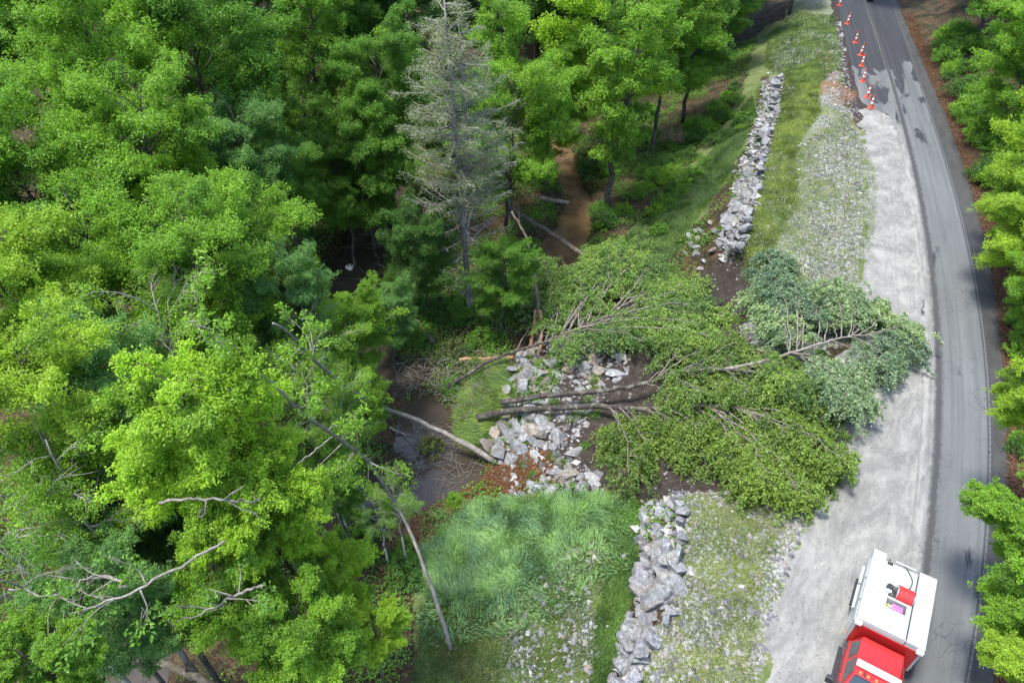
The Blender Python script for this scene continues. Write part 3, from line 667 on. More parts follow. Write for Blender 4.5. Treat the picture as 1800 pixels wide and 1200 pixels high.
# ---- dead hemlock
def hemlock():
    r = np.random.default_rng(77); g = G(828, 560)[0]; wood = Buf(); twigs = Buf(); fol = Buf()
    zs = np.linspace(g[2], 24, 300); _, yy_ = topx(g[0], g[1], zs); H = float(np.interp(-15, yy_[::-1], zs[::-1])) - g[2]
    H = min(max(H, 14), 24)
    for q, (off, hh) in enumerate(((0, 1.0), (.5, .93))):
        hs = np.linspace(0, 1, 14); tr = np.c_[-.6 * hs + off * smooth((hs - .3) * 2) * 1.5, .25 * np.sin(hs * 5) * .3 + off * .2 * hs, hs * H * hh]
        tube(wood, tr, .24 * (1 - .9 * hs) * (1 if q == 0 else .6) + .015, 7)
        nb = 150 if q == 0 else 80
        for i in range(nb):
            t = (.12 if q == 0 else .42) + (i / nb) * (.86 if q == 0 else .56); p = np.array([np.interp(t, hs, tr[:, c]) for c in range(3)])
            az = r.random() * 6.28; prof = np.interp(t, [.1, .35, .55, .75, 1], [2.2, 3.2, 3.9, 3.6, 1.2]); L = prof * r.uniform(.55, 1.15)
            d = np.array([math.cos(az), math.sin(az), 0]); up = r.uniform(.15, .55) if t < .6 else r.uniform(.0, .3)
            e = p + d * L + np.array([0, 0, up * L]); m1 = p + d * L * .5 + np.array([0, 0, up * L * .15]); u = np.linspace(0, 1, 6)[:, None]
            Lp = (1 - u) ** 2 * p + 2 * u * (1 - u) * m1 + u * u * e; tube(twigs, Lp, .038 * (1 - .8 * u[:, 0]) + .006, 4)
            for k in range(int(4 + L * 5)):
                f = r.uniform(.25, 1); qv = np.array([np.interp(f, u[:, 0], Lp[:, c]) for c in range(3)]); a2 = az + r.choice([-1, 1]) * r.uniform(.4, 1.1); s = r.uniform(.3, .8) * (1 - .3 * f)
                dd = np.array([math.cos(a2), math.sin(a2), r.uniform(-.35, .3)]); e2 = qv + dd * s; tube(twigs, [qv, e2], [.016, .008], 3, cap=False)
                if t > .40 and r.random() < min(1, (t - .38) * 5):
                    n = 15; uu = r.random(n); c = qv + dd * (uu * s * 1.2)[:, None] + r.normal(0, .12, (n, 3)) - np.array([0, 0, .12]) * uu[:, None]
                    leaves(fol, c, r.normal(0, 1, (n, 3)) + [0, 0, .6], dd + r.normal(0, .5, (n, 3)), np.full(n, .14), np.clip(r.normal(.5, .2, n), 0, 1), .24, 0)
    e = empty('dead_hemlock', tuple(g)); tag(e, 'tall dying grey hemlock with bare lower limbs, standing alone at centre', 'tree')
    link('trunk', wood.mesh('trunk', True), M_DEAD, e); link('limbs', twigs.mesh('limbs', True), M_DEAD, e)
    c = link('crown', fol.mesh('crown'), M_NEEDLE, e); c.color = (.19, .25, .12, 1)
hemlock()

# ---- trees lying down, leaning stems, logs: lines measured at (px, py, height above ground or absolute)
def line3(pts, absz=False):
    out = []
    for (px, py, h) in pts:
        if absz: out.append(P(np.array(float(px)), np.array(float(py)), h))
        else:
            g = G(px, py)[0]; out.append(P(np.array(float(px)), np.array(float(py)), g[2] + h))
    return np.array(out)
def knot(L, r, amt):
    L = L.copy(); L[1:-1] += r.normal(0, amt, (len(L) - 2, 3)); return L
def fallen(name, label, trunk, r0, targets, col, bark, seed, leaf=.155, lift=1.0, forks=None, dens=1.0):
    r = np.random.default_rng(seed); L = knot(curve_pts(line3(trunk), 26), r, .035); n = len(L); wood = Buf(); br = Buf(); fol = Buf()
    tube(wood, L, r0 * (1 - .72 * np.linspace(0, 1, n)) * (1 + r.normal(0, .05, n)), 9)
    o = L[0].copy()
    for (px, py) in targets:
        g = G(px, py)[0]; h = lift * r.uniform(.15, 2.0); e = P(np.array(float(px)), np.array(float(py)), g[2] + h)
        dist = np.linalg.norm(L - e, axis=1); k = int(np.argmin(dist + np.linspace(1, 0, n) * 0.0)); k = max(int(n * .35), k - int(2 + dist.min() * .9)); k = min(k, n - 1)
        p0 = L[k]; ln = np.linalg.norm(e - p0); mid = (p0 + e) / 2 + unit(L[-1] - L[-4]) * ln * .16 + np.array([0, 0, ln * .14]); u = np.linspace(0, 1, 9)[:, None]
        B = knot((1 - u) ** 2 * p0 + 2 * u * (1 - u) * mid + u * u * e, r, .03 * ln ** .5); gz = T(B[:, 0], B[:, 1]) + .12; B[:, 2] = np.maximum(B[:, 2], gz)
        tube(br, B, (.036 * (ln / 5) ** .5 + .012) * (1 - .75 * u[:, 0]), 5)
        dirm = unit(e - p0); ct_ = r.normal(.5, .3)
        for j in range(int(6 + ln * 3.4)):
            f = r.uniform(.22, 1) ** .8; q = np.array([np.interp(f, u[:, 0], B[:, c]) for c in range(3)]); az = math.atan2(dirm[1], dirm[0]) + r.choice([-1, 1]) * r.uniform(.25, 1.2); s = r.uniform(.5, 1.25)
            dd = np.array([math.cos(az), math.sin(az), r.uniform(-.35, .35)]); e2 = q + dd * s; tube(br, [q, (q + e2) / 2 + r.normal(0, .05, 3), e2], [.016, .011, .005], 3, cap=False)
            for _ in range(4):
                f2 = r.uniform(.2, 1); c = q + dd * s * f2 + r.normal(0, .14, 3); a3 = az + r.normal(0, .7)
                spray(fol, c, np.array([math.cos(a3), math.sin(a3), r.uniform(-.5, .1)]), int(38 * dens), .9, .11, leaf, r, ct_ + r.normal(0, .16), .35, .8)
    e = empty(name, tuple(o)); tag(e, label, 'tree')
    for nm, bb, mt in (('trunk', wood, bark), ('branches', br, M_BRCH), ('foliage', fol, M_LEAF)):
        if not bb.v: continue
        me = bb.mesh(nm, nm != 'foliage'); me.transform(Matrix.Translation(-Vector(o))); c = link(nm, me, mt, e); c.color = (*col, 1)
    return e
FG = (.17, .27, .07)
fallen('fallen_tree', 'lowest toppled tree, trunk end over the boulders, dark green crown by the gravel',
 [(838,733,.7),(930,719,.9),(1060,714,1.0),(1110,718,1.1),(1180,715,1.2),(1290,715,1.3),(1390,745,1.1)], .23,
 [(1085,770),(1105,830),(1140,800),(1120,740),(1240,780),(1250,830),(1290,800),(1340,830),(1380,850),(1430,848),(1478,800),(1470,745),(1440,710),(1400,790),(1340,770),(1300,745),(1420,830),(1370,720),(1330,720),(1210,745),(1440,775),(1180,740),(1270,745),(1400,860),(1350,850),(1230,760),(1320,860),(1210,790),(1270,720),(1380,760),(1450,820),(1340,720),(1290,780),(1410,750)], (.145, .235, .055), M_WET, 1, lift=.9)
fallen('fallen_tree', 'second toppled tree lying just above the lowest one with a shorter trunk',
 [(880,706,.9),(1010,691,1.2),(1080,684,1.3),(1140,672,1.4),(1200,655,1.5),(1290,650,1.5),(1350,665,1.3)], .20,
 [(1190,620),(1240,600),(1290,600),(1330,640),(1400,680),(1370,660),(1310,690),(1230,690),(1180,650),(1340,700),(1280,640),(1420,700),(1260,670),(1300,620),(1200,600),(1230,640),(1270,690),(1350,630),(1390,655),(1320,670),(1180,700)], FG, M_WET, 2, lift=1.2)
fallen('fallen_tree', 'silvery green toppled crown reaching furthest onto the gravel shoulder',
 [(1240,655,1.2),(1330,637,1.2),(1400,618,1.4),(1450,602,1.5),(1500,590,1.6),(1550,585,1.4)], .11,
 [(1600,615),(1598,575),(1560,550),(1520,535),(1490,510),(1450,500),(1415,520),(1370,500),(1350,540),(1400,570),(1450,560),(1500,560),(1550,600),(1530,640),(1500,660),(1490,690),(1520,715),(1460,680),(1560,630),(1380,600),(1340,480),(1345,450),(1320,520),(1430,540)], (.25, .35, .22), M_PALE, 3, .17, 1.1, dens=1.1)
fallen('fallen_tree', 'pale green toppled tree with a thin dark curved stem above the boulders',
 [(782,683,.5),(850,640,.9),(900,618,1.1),(950,603,1.3),(1010,578,1.5),(1075,555,1.6),(1130,520,1.6)], .13,
 [(1045,440),(1080,430),(1120,445),(1160,460),(1195,490),(1210,530),(1150,500),(1100,500),(1060,480),(1030,470),(1000,500),(980,540),(1020,540),(1060,530),(1110,560),(1150,570),(1190,580),(1230,570),(1260,540),(1130,600),(1220,510),(1180,540),(970,480),(955,530),(1010,600),(950,460),(960,570),(1120,430),(1010,480),(1290,560),(1270,600),(1250,500),(1075,450),(1040,560)], (.19, .31, .09), M_WET, 4, .16, 1.2, dens=.8)
def stem(name, label, ctrl, r0, r1, bark, seed, absz=True, side=0, foliage=0, cat='log', col=BG, start=.45, slen=2.0, fsp=.5):
    r = np.random.default_rng(seed); L = knot(curve_pts(line3(ctrl, absz), 22), r, .03); n = len(L); b1 = Buf(); b2 = Buf(); fo = Buf(); o = L[0].copy(); L = L - o
    rr = np.linspace(r0, r1, n) * (1 + r.normal(0, .06, n)); tube(b1, L, rr, 9)
    for i in range(side):
        k = int(n * r.uniform(start, .98)); p = L[k]; t = unit(L[min(k + 1, n - 1)] - L[k - 1]); d = unit(t * .7 + r.normal(0, .6, 3)); s = r.uniform(.4, 1) * slen; e = p + d * s; m_ = (p + e) / 2 + r.normal(0, .08 * s, 3)
        Bp = curve_pts([p, m_, e], 7); tube(b2, Bp, np.linspace(rr[k] * .45 + .01, .008, 7), 4)
        for q in range(3):
            f = r.uniform(.4, 1); c = p + (e - p) * f; dd = unit(d + r.normal(0, .5, 3)); tube(b2, [c, c + dd * s * .4], [.014, .005], 3, cap=False)
            for _ in range(foliage):
                spray(fo, c + dd * s * .4 * r.random() + r.normal(0, .1, 3), unit(dd * [1, 1, .3]), 26, fsp, .16, .13, r, r.normal(.5, .12), .7, .3)
    if side:
        e_ = empty(name, tuple(o)); tag(e_, label, cat); link('trunk', b1.mesh('trunk', True), bark, e_); link('branches', b2.mesh('branches', True), bark, e_)
        if foliage: c_ = link('foliage', fo.mesh('foliage'), M_LEAF, e_); c_.color = (*col, 1)
        return e_
    o_ = link(name, b1.mesh(name, True), bark, None, tuple(o)); return tag(o_, label, cat)
stem('leaning_tree', 'long bare curved stem leaning left from the grass slope, foot near the bottom', [(793,1140,-5.1),(765,1050,-3.4),(735,970,-1.8),(700,890,0),(655,820,4),(600,775,8),(530,722,11.3),(470,668,13.3),(405,628,14.5)], .11, .03, M_PALE, 11, True, 16, 2, 'tree', BG, .5, 2.4)
stem('fallen_tree', 'long pale trunk spanning the dark pool and running up into the left canopy', [(872,813,-5.9),(800,770,-5.0),(735,740,-4.2),(665,712,-1.8),(620,690,2.5),(565,645,7),(520,600,10),(480,568,12)], .19, .04, M_PALE, 12, True, 14, 2, 'tree', BG, .45, 2.2)
stem('log', 'long straight bark stripped log bridging the far creek', [(895,366,-3.4),(980,418,-3.9),(1072,480,-4.1)], .24, .20, M_LOG, 13)
stem('log', 'short white log lying across the far creek head', [(950,349,-5.4),(1000,357,-5.3)], .24, .2, M_PALE, 14)
stem('broken_trunk', 'curved grey broken trunk standing behind the boulders, left of the log bridge', [(948,600,-4.8),(945,540,-3.4),(938,470,-2.0),(925,420,-.9),(900,372,.3)], .20, .08, M_LOG, 15, True, 5, 0, 'trunk', BG, .4, 1.6)
stem('stripped_pole', 'orange stripped pole upright against the boulders, left of its pair', [(932,612,-5),(938,575,-3.9),(941,545,-3.0)], .15, .12, M_RED, 16, cat='trunk')
stem('stripped_pole', 'orange stripped pole upright against the boulders, right of its pair', [(951,620,-4.8),(952,580,-3.7),(950,545,-2.8)], .13, .11, M_RED, 17, cat='trunk')
stem('log', 'orange stripped log lying at the head of the pale grass', [(808,632,.3),(860,630,.3),(902,627,.35)], .14, .11, M_RED, 18, False)
stem('log', 'short dark stick lying slanted on the pale grass', [(826,672,.25),(872,692,.3)], .09, .05, M_WET, 19, False)
stem('log', 'thin pale stick afloat in the pool below the long trunk', [(685,752,.15),(745,775,.15)], .08, .05, M_PALE, 20, False)
stem('log', 'dark trunk lying in shade left of the hemlock foot', [(690,512,.5),(730,560,.6),(762,602,.5)], .2, .16, M_BARK, 21, False)
stem('fallen_limb', 'long smooth pale limb slanting through the lower left canopy', [(395,950,11.5),(330,988,11.5),(250,1030,11.5),(180,1062,11.2),(120,1080,10.5)], .042, .02, M_PALE, 22, True, 7, 1, 'branch', MG, .3, 1.6)
stem('fallen_limb', 'pale snapped limb with a light broken end over the stream gap', [(465,1027,9.5),(420,1043,9.4),(370,1070,9.2),(310,1090,9)], .045, .02, M_PALE, 23, True, 6, 1, 'branch', MG, .3, 1.6)
stem('log', 'dark log lying at the bottom edge in the left wood', [(200,1130,-2),(290,1165,-2.6),(380,1205,-3.4)], .16, .2, M_LOG, 24, True, 4, 0, 'log', MG, .3, 1.5)
stem('fallen_limb', 'wavy pale limb lying across the brightest crown', [(280,883,12.6),(340,876,12.9),(400,880,12.8),(445,886,12.4)], .04, .025, M_BRCH, 25, True, 4, 0, 'branch', MG, .3, 1.0)
stem('fallen_limb', 'grey forked limb above the shaded lower left crowns', [(225,1030,10),(170,1010,10.3),(100,1045,10.6),(15,1035,11)], .045, .02, M_PALE, 26, True, 12, 0, 'branch', MG, .1, 2.2)
stem('fallen_limb', 'slanting bare limb crossing the shaded stem by the pool', [(520,820,3),(555,790,3.6),(590,762,4)], .05, .03, M_PALE, 27, cat='branch')
stem('young_tree', 'thin sapling with a bright tip leaning right of the creek bend', [(560,640,-2),(610,600,-.5),(660,572,.6),(705,545,1.5)], .07, .03, M_PALE, 28, True, 6, 3, 'tree', BG, .55, 1.0)

# ------------------------------------------------------------------ shrubs and ground plants
def gen_shrub(seed, leaf=.12, n=60, col=.5):
    r = np.random.default_rng(seed); wd = Buf(); fo = Buf()
    for i in range(n):
        az = r.random() * 6.28; el = r.uniform(.25, 1.35); L = r.uniform(.6, 1.15); d = np.array([math.cos(az) * math.cos(el), math.sin(az) * math.cos(el), math.sin(el)]); e = d * L * np.array([1, 1, .95])
        if i % 3 == 0: tube(wd, [[0, 0, -.1], e * .5 + r.normal(0, .04, 3), e], [.02, .012, .005], 4)
        spray(fo, e * .85, d * [1, 1, .4], 30, .45, .17, leaf, r, r.normal(.5, .13))
    return wd.mesh('stems', True), fo.mesh('foliage')
SHR = [gen_shrub(101), gen_shrub(102, .10, 80), gen_shrub(103, .15, 45), gen_shrub(104, .09, 90)]
for a, b2 in SHR: a.materials.append(M_BARK); b2.materials.append(M_LEAF)
def put_shrub(x, y, s, h, col, label, group, k, name='shrub'):
    wd, fo = SHR[k % 4]; e = empty(name, (x, y, float(T(x, y)[0])), trandom.uniform(0, 6.28)); e.scale = (s, s, h); tag(e, label, 'shrub', group)
    link('stems', wd, None, e); c = link('foliage', fo, None, e); c.color = (*col, 1)
def scatter_px(poly, n, seed, mind=0):
    r = np.random.default_rng(seed); a = np.array(poly); out = []
    lo, hi = a.min(0), a.max(0)
    # uniform in the world: sample in pixel box weighting by depth^-3 is not needed, sample in world bbox
    g = G(a[:, 0], a[:, 1]); lo, hi = g[:, :2].min(0), g[:, :2].max(0); tries = 0
    while len(out) < n and tries < 60:
        p = lo + (hi - lo) * r.random((max(n * 3, 50), 2)); z = T(p[:, 0], p[:, 1]); u_, v_ = topx(p[:, 0], p[:, 1], z); ok = inpoly(u_, v_, poly)
        for q in np.c_[p, z][ok]:
            if mind and any((q[0] - o[0]) ** 2 + (q[1] - o[1]) ** 2 < mind * mind for o in out[-400:]): continue
            out.append(q)
            if len(out) >= n: break
        tries += 1
    return np.array(out)
groups = [
 ([(1040,380),(1130,300),(1200,240),(1300,150),(1330,200),(1250,300),(1190,400),(1100,450),(1050,440)], 46, .9, [DG, MG, BG], 'leafy shrub between far creek and rock wall', 'shrubs on the slope below the rock wall'),
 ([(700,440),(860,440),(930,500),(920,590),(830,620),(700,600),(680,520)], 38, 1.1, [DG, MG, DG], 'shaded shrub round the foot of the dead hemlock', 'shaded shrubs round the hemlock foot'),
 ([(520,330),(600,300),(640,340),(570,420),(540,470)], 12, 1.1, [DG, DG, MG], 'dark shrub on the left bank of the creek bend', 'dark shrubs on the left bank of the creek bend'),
 ([(880,420),(960,400),(960,500),(930,560),(880,540)], 10, 1.0, [MG, BG, DG], 'green shrub by the log bridge', 'shrubs by the log bridge'),
 ([(560,850),(640,850),(720,940),(720,1020),(640,1020),(560,940)], 14, .8, [DG, MG, BG], 'low shrub among the stems below the pool', 'low shrubs below the pool'),
 ([(720,620),(830,610),(850,660),(790,690),(720,680)], 10, .7, [DG, (.10,.13,.05), MG], 'dusty low shrub above the pool', 'low shrubs on the bank above the pool'),
 ([(1640,60),(1700,60),(1790,300),(1790,420),(1730,330),(1690,200)], 64, 1.25, [MG, BG, DG], 'green shrub on the roadside bank at upper right', 'roadside bank shrubs at upper right'),
 ([(1775,560),(1800,560),(1800,1180),(1770,1180),(1790,900),(1785,700)], 14, .6, [MG, BG, DG], 'small shrub in the litter along the right edge', 'small shrubs in the right hand litter'),
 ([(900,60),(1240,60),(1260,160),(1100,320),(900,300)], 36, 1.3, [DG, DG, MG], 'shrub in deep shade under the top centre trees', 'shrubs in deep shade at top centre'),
]
kk = 0
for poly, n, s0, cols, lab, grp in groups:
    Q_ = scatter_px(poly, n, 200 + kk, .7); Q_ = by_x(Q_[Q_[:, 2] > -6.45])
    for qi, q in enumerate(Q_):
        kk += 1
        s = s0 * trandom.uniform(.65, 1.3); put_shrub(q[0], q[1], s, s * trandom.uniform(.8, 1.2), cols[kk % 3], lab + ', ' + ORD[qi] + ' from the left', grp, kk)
for (px, py, s, cl, lab) in [(1185,250,1.3,(.30,.26,.20),'pale pinkish flowering shrub on the shaded slope'),(580,560,1.1,(.24,.30,.20),'silvery leaved bush at the foot of the creek bend'),(757,800,.9,(.16,.19,.07),'yellowish bush standing in the pool'),
                             (800,885,.6,BG,'small bright green bush on the pool edge by the long grass'),(1060,395,1.2,DG,'dark rounded bush right of the far creek'),(1245,120,1.1,MG,'bush near the reddish trunk')]:
    g = G(px, py)[0]; kk += 1; put_shrub(g[0], g[1], s, s * (1.6 if px == 757 else 1.1), cl, lab, None, kk)

def groundcover(name, label, cat, pts, size, col, seed, h=.25, mat=None, per=9, rad=.3, flat=.9):
    r = np.random.default_rng(seed); n = len(pts); c = np.repeat(pts, per, 0); m_ = len(c); c = c + np.c_[r.normal(0, rad, (m_, 2)), np.zeros(m_)]
    c[:, 2] = T(c[:, 0], c[:, 1]) + r.random(m_) * h + .03; nor = r.normal(0, .5, (m_, 3)); nor[:, 2] = np.abs(nor[:, 2]) + flat; b = Buf()
    leaves(b, c, nor, r.normal(0, 1, (m_, 3)), size * (.6 + .8 * r.random(m_)), np.clip(np.repeat(r.random(n), per) * .6 + r.random(m_) * .4, 0, 1)); o = link(name, b.mesh(name), mat or M_LEAF); o.color = (*col, 1); return tag(o, label, cat, kind='stuff')
pts = []
r = np.random.default_rng(300)
cx = r.uniform(-28, 44, 60000); cy = r.uniform(6, 95, 60000); u_, v_ = topx(cx, cy, T(cx, cy)); zz = T(cx, cy)
near = lambda M_, x, y: M_[np.clip(np.searchsorted(AX, x), 0, nx - 1), np.clip(np.searchsorted(AY, y), 0, ny - 1)]
okv = (zz > -6.45) & (near(mg, cx, cy) < .2) & (near(ms, cx, cy) < .3) & (near(mgrass, cx, cy) < .4) & ((cx < leftf(cy) - 1) | (cx > xD(cy) + 1.6)) & (vnoise(cx, cy, 3.0, 41) > -.12)
allp = np.c_[cx, cy, zz]
groundcover('undergrowth', 'low leafy undergrowth and ferns over the forest floor', 'undergrowth', allp[okv][:42000], .15, MG, 301, .4)
okl = (zz > -6.45) & (near(mg, cx, cy) < .2) & (near(ms, cx, cy) < .4) & (near(mgrass, cx, cy) < .3) & ((cx < leftf(cy) - 1) | (cx > xD(cy) + .05))
groundcover('leaf_litter', 'brown dead leaves strewn over the banks and roadside', 'leaf litter', allp[okl][::2], .13, (.085, .045, .026), 302, .03, None, 4, .3, 2.5)
lx = np.repeat(np.linspace(8, 92, 1400), 3); lx2 = xD(lx) + np.abs(r.normal(.2, .55, len(lx)))
groundcover('roadside_litter', 'band of rusty fallen leaves along the right edge of the road', 'leaf litter', np.c_[lx2, lx, lx * 0], .12, (.15, .08, .05), 303, .04, None, 6, .18, 2.5)
rp = scatter_px([(870,800),(960,795),(975,840),(900,868),(800,900),(730,950),(715,925),(830,850)], 500, 9)
groundcover('red_litter', 'heap of reddish washed up leaves and twigs at the pool head', 'leaf litter', rp, .14, (.15, .07, .035), 304, .08, None, 9, .2, 1.5)
lw = scatter_px([(1310,480),(1400,470),(1420,520),(1330,560)], 220, 10)
groundcover('weeds', 'pale weeds on the verge above the silvery crown', 'weeds', lw, .13, (.16, .24, .08), 305, .4, None, 14, .2, .6)

def grass(name, label, pts, h, col, seed, wd=.03, lean=.45, bias=(0, 0), clump=.12, per=6):
    r = np.random.default_rng(seed); n0 = len(pts); p = np.repeat(pts, per, 0); n = len(p); p = p + np.c_[r.normal(0, clump, (n, 2)), np.zeros(n)]; p[:, 2] = T(p[:, 0], p[:, 1]) - .03
    hh = h * (.55 + .8 * r.random(n)) * np.repeat(.7 + .6 * r.random(n0), per); az = r.random(n) * 6.28; ln = lean * r.random(n) + .05
    cl = np.repeat(vnoise(pts[:, 0], pts[:, 1], 1.3, seed) * 2.0, per)
    d = np.c_[np.cos(az) * ln + bias[0] + .35 * np.cos(cl * 3), np.sin(az) * ln + bias[1] + .35 * np.sin(cl * 3), np.ones(n)]; d /= np.linalg.norm(d, axis=1)[:, None]
    s = np.c_[-np.sin(az + 1), np.cos(az + 1), np.zeros(n)] * (wd * .5)
    tip = p + d * hh[:, None]; tip[:, 2] -= hh * .12; midp = p + d * (hh * .5)[:, None] + [0, 0, .02]
    V = np.stack([p - s, p + s, midp + s * .8, tip], 1); V2 = np.stack([p - s, midp + s * .8, tip, midp - s * .8], 1)
    b = Buf(); tone = np.clip(np.repeat(.5 + .9 * vnoise(pts[:, 0], pts[:, 1], 1.0, seed + 1), per) + r.normal(0, .25, n), 0, 1)
    b.add(V2.reshape(-1, 3), np.arange(n)[:, None] * 4 + np.arange(4)[None], None, np.repeat(tone, 4)); o = link(name, b.mesh(name), M_GRASS); o.color = (*col, 1); return tag(o, label, 'grass', kind='stuff')
def lg_(poly, n, seed):
    a = scatter_px(poly, n, seed); b_ = scatter_px([(740,900),(1115,880),(1112,1000),(1040,1030),(960,1100),(820,1130),(740,1140)], 3200, seed + 50); return np.r_[a, b_]
grass('long_grass', 'long blue-green grass bent over the slope below the lower rock wall', lg_([(780,930),(840,880),(900,875),(1060,872),(1112,880),(1118,930),(1060,945),(1000,960),(960,1010),(900,1040),(860,1060),(760,1060),(735,990)], 10500, 401), .55, (.29, .46, .25), 401, .05, .5, (-.25, -.15))
grass('slope_grass', 'short patchy grass on the stony slope below the lower rock wall', scatter_px([(740,1060),(860,1060),(960,1010),(1060,945),(1118,930),(1105,1060),(1075,1120),(1070,1220),(720,1220)], 9500, 402), .22, (.15, .235, .085), 402, .035)
grass('strip_grass', 'dark green strip of grass along the foot of the lower rock wall', scatter_px([(1060,900),(1118,885),(1120,1040),(1085,1100),(1078,1225),(1035,1225),(1050,1080),(1075,980)], 3600, 410), .30, (.13, .24, .075), 410, .04)
grass('tuft_grass', 'pale combed grass between the pool and the boulders', scatter_px([(806,770),(812,700),(850,645),(900,632),(900,700),(870,750),(840,795)], 4500, 403), .65, (.23, .34, .11), 403, .04, .2, (-.9, -.3))
grass('verge_grass', 'yellow-green grass along the top of the upper rock wall', scatter_px([(1380,132),(1440,100),(1440,200),(1400,260),(1400,360),(1360,440),(1340,500),(1305,480),(1300,440),(1325,340),(1350,260)], 11000, 404), .26, (.20, .27, .075), 404, .04)
grass('verge_grass', 'sparse short grass among the stones of the upper verge', scatter_px([(1400,260),(1490,200),(1540,300),(1540,400),(1500,520),(1480,600),(1400,600),(1340,560),(1340,500),(1400,360)], 6500, 405), .15, (.17, .235, .085), 405, .035)
grass('bank_grass', 'green grass on the bank at the head of the upper rock wall', scatter_px([(1400,20),(1465,30),(1478,110),(1440,150),(1380,140),(1345,120),(1350,60)], 6000, 406), .32, (.15, .235, .08), 406, .045)
grass('wall_foot_grass', 'long dark grass below the foot of the upper rock wall', scatter_px([(1320,170),(1330,200),(1280,310),(1215,400),(1190,450),(1090,475),(1050,450),(1120,400),(1180,350),(1250,270)], 9500, 407), .40, (.13, .215, .08), 407, .045)
grass('lower_verge_grass', 'thin yellowing grass among the stones of the lower verge', scatter_px([(1200,870),(1390,868),(1370,950),(1330,1060),(1320,1220),(1110,1220),(1170,1100),(1205,1000)], 5200, 408), .15, (.22, .28, .08), 408, .03)
sg = scatter_px([(860,640),(1060,600),(1080,700),(1000,860),(880,820),(900,700)], 26, 409); sg = np.repeat(sg, 34, 0) + np.c_[r.normal(0, .16, (26 * 34, 2)), np.zeros(26 * 34)]
grass('gap_grass', 'bright grass tufts sprouting between the spilled boulders', sg, .38, (.18, .32, .07), 409, .035)

# ------------------------------------------------------------------ stones
def gen_rock(seed, sub=2, cuts=13):
    r = np.random.default_rng(seed); bm = bmesh.new(); bmesh.ops.create_icosphere(bm, subdivisions=sub + 1, radius=1); v = np.array([x.co[:] for x in bm.verts])
    for _ in range(cuts):
        nn = unit(r.normal(0, 1, 3)); dd = r.uniform(.38, .74); s = v @ nn - dd; k = s > 0; v[k] -= s[k][:, None] * nn * .93
    v *= np.array([1, r.uniform(.6, .9), r.uniform(.5, .8)]); v += vnoise(v[:, 0] * 3 + seed, v[:, 1] * 3 + v[:, 2] * 2, 1.0, seed)[:, None] * v * .08
    for x, c in zip(bm.verts, v): x.co = c
    me = bpy.data.meshes.new('boulder'); bm.to_mesh(me); bm.free(); me.materials.append(M_ROCK); me.polygons.foreach_set('use_smooth', np.zeros(len(me.polygons), bool)); return me
ROCKS = [gen_rock(500 + i) for i in range(14)]
def put_rock(p, s, label, group=None, tint=None, rot=None, k=None, name='boulder', sq=None, bury=.25):
    k = trandom.randrange(14) if k is None else k; o = link(name, ROCKS[k]); o.location = (p[0], p[1], p[2] + s * (.5 - bury)); o.scale = (s, s * trandom.uniform(.8, 1.15), s * trandom.uniform(.8, 1.1)) if sq is None else sq
    o.rotation_euler = rot or (trandom.uniform(-.6, .6), trandom.uniform(-.6, .6), trandom.uniform(0, 6.28)); t = tint or (lambda g: (g, g * trandom.uniform(.97, 1.01), g * trandom.uniform(.93, 1.03)))(trandom.uniform(.75, 1.2)); o.color = (*t, 1)
    tag(o, label, 'boulder' if name == 'boulder' else 'rock', group); return o
def wall(top, foot, rows, cols, s0, label, group, seed, ztop=-.15):
    rr = np.random.default_rng(seed); top = np.array(top, float); foot = np.array(foot, float)
    ft = lambda a, t: np.array([np.interp(t, np.linspace(0, 1, len(a)), a[:, i]) for i in range(a.shape[1])])
    for i in range(rows):
        t = (i + .5) / rows; a = ft(top, t); b = ft(foot, t); A = Proad(a[0], a[1], ztop); B = P(b[0], b[1], b[2]); nc = max(2, int(round(np.linalg.norm(A - B) / (s0 * .72)))); nc = min(nc, cols)
        for j in range(nc + 1):
            f = j / nc; p = A * (1 - f) + B * f + rr.normal(0, .17, 3) * [1, 1, .8]; s = s0 * rr.choice([.7, .9, 1.15, 1.6], p=[.25, .3, .3, .15]) * rr.uniform(.9, 1.1) * (1.12 if j == 0 else 1) * .62
            o_ = put_rock((p[0], p[1], max(p[2], float(T(p[0], p[1])[0]) + .05) - s * .12), s, label, group)
            o_['label'] = '%s boulder from the near end in the %s course of the %s' % (ORD[rows - i - 1], ['top', 'second', 'third', 'fourth', 'lowest'][min(j, 4)], label)
wall([(1366,138),(1358,200),(1340,270),(1328,330),(1312,390),(1298,440)], [(1348,150,0),(1333,215,-.6),(1303,300,-1.2),(1296,340,-1.5),(1280,395,-1.7),(1272,452,-2.0)], 31, 3, .70, 'upper rock wall', 'boulders of the upper rock wall', 1)
wall([(1190,872),(1196,920),(1195,970),(1190,1010),(1175,1050),(1155,1090),(1140,1130),(1120,1170),(1105,1230)], [(1136,895,-2.2),(1130,930,-2.2),(1130,970,-2.2),(1133,1010,-2.1),(1132,1050,-1.9),(1116,1090,-1.7),(1096,1120,-1.5),(1090,1180,-1.2),(1083,1240,-1.1)], 19, 3, .80, 'lower rock wall', 'boulders of the lower rock wall', 2)
used = []
def pile(poly, n, smin, smax, label, group, seed, mind, tints=None):
    for qi, q in enumerate(by_x(scatter_px(poly, n, seed, mind))):
        s = trandom.uniform(smin, smax) * .66
        g = trandom.uniform(.72, 1.2); br_ = trandom.random() > .75; m_ = (smin + smax) * .3
        w_ = ('small ' if s < m_ * .88 else 'large ' if s > m_ * 1.12 else 'middling ') + ('brown' if br_ else 'pale' if g > 1.05 else 'dark' if g < .85 else 'plain')
        put_rock(q, s, w_ + ' ' + label + ', ' + ORD[qi] + ' from the left', group, bury=trandom.uniform(.15, .45), tint=(g, g * .98, g * .96) if not br_ else (g, g * .85, g * .7))
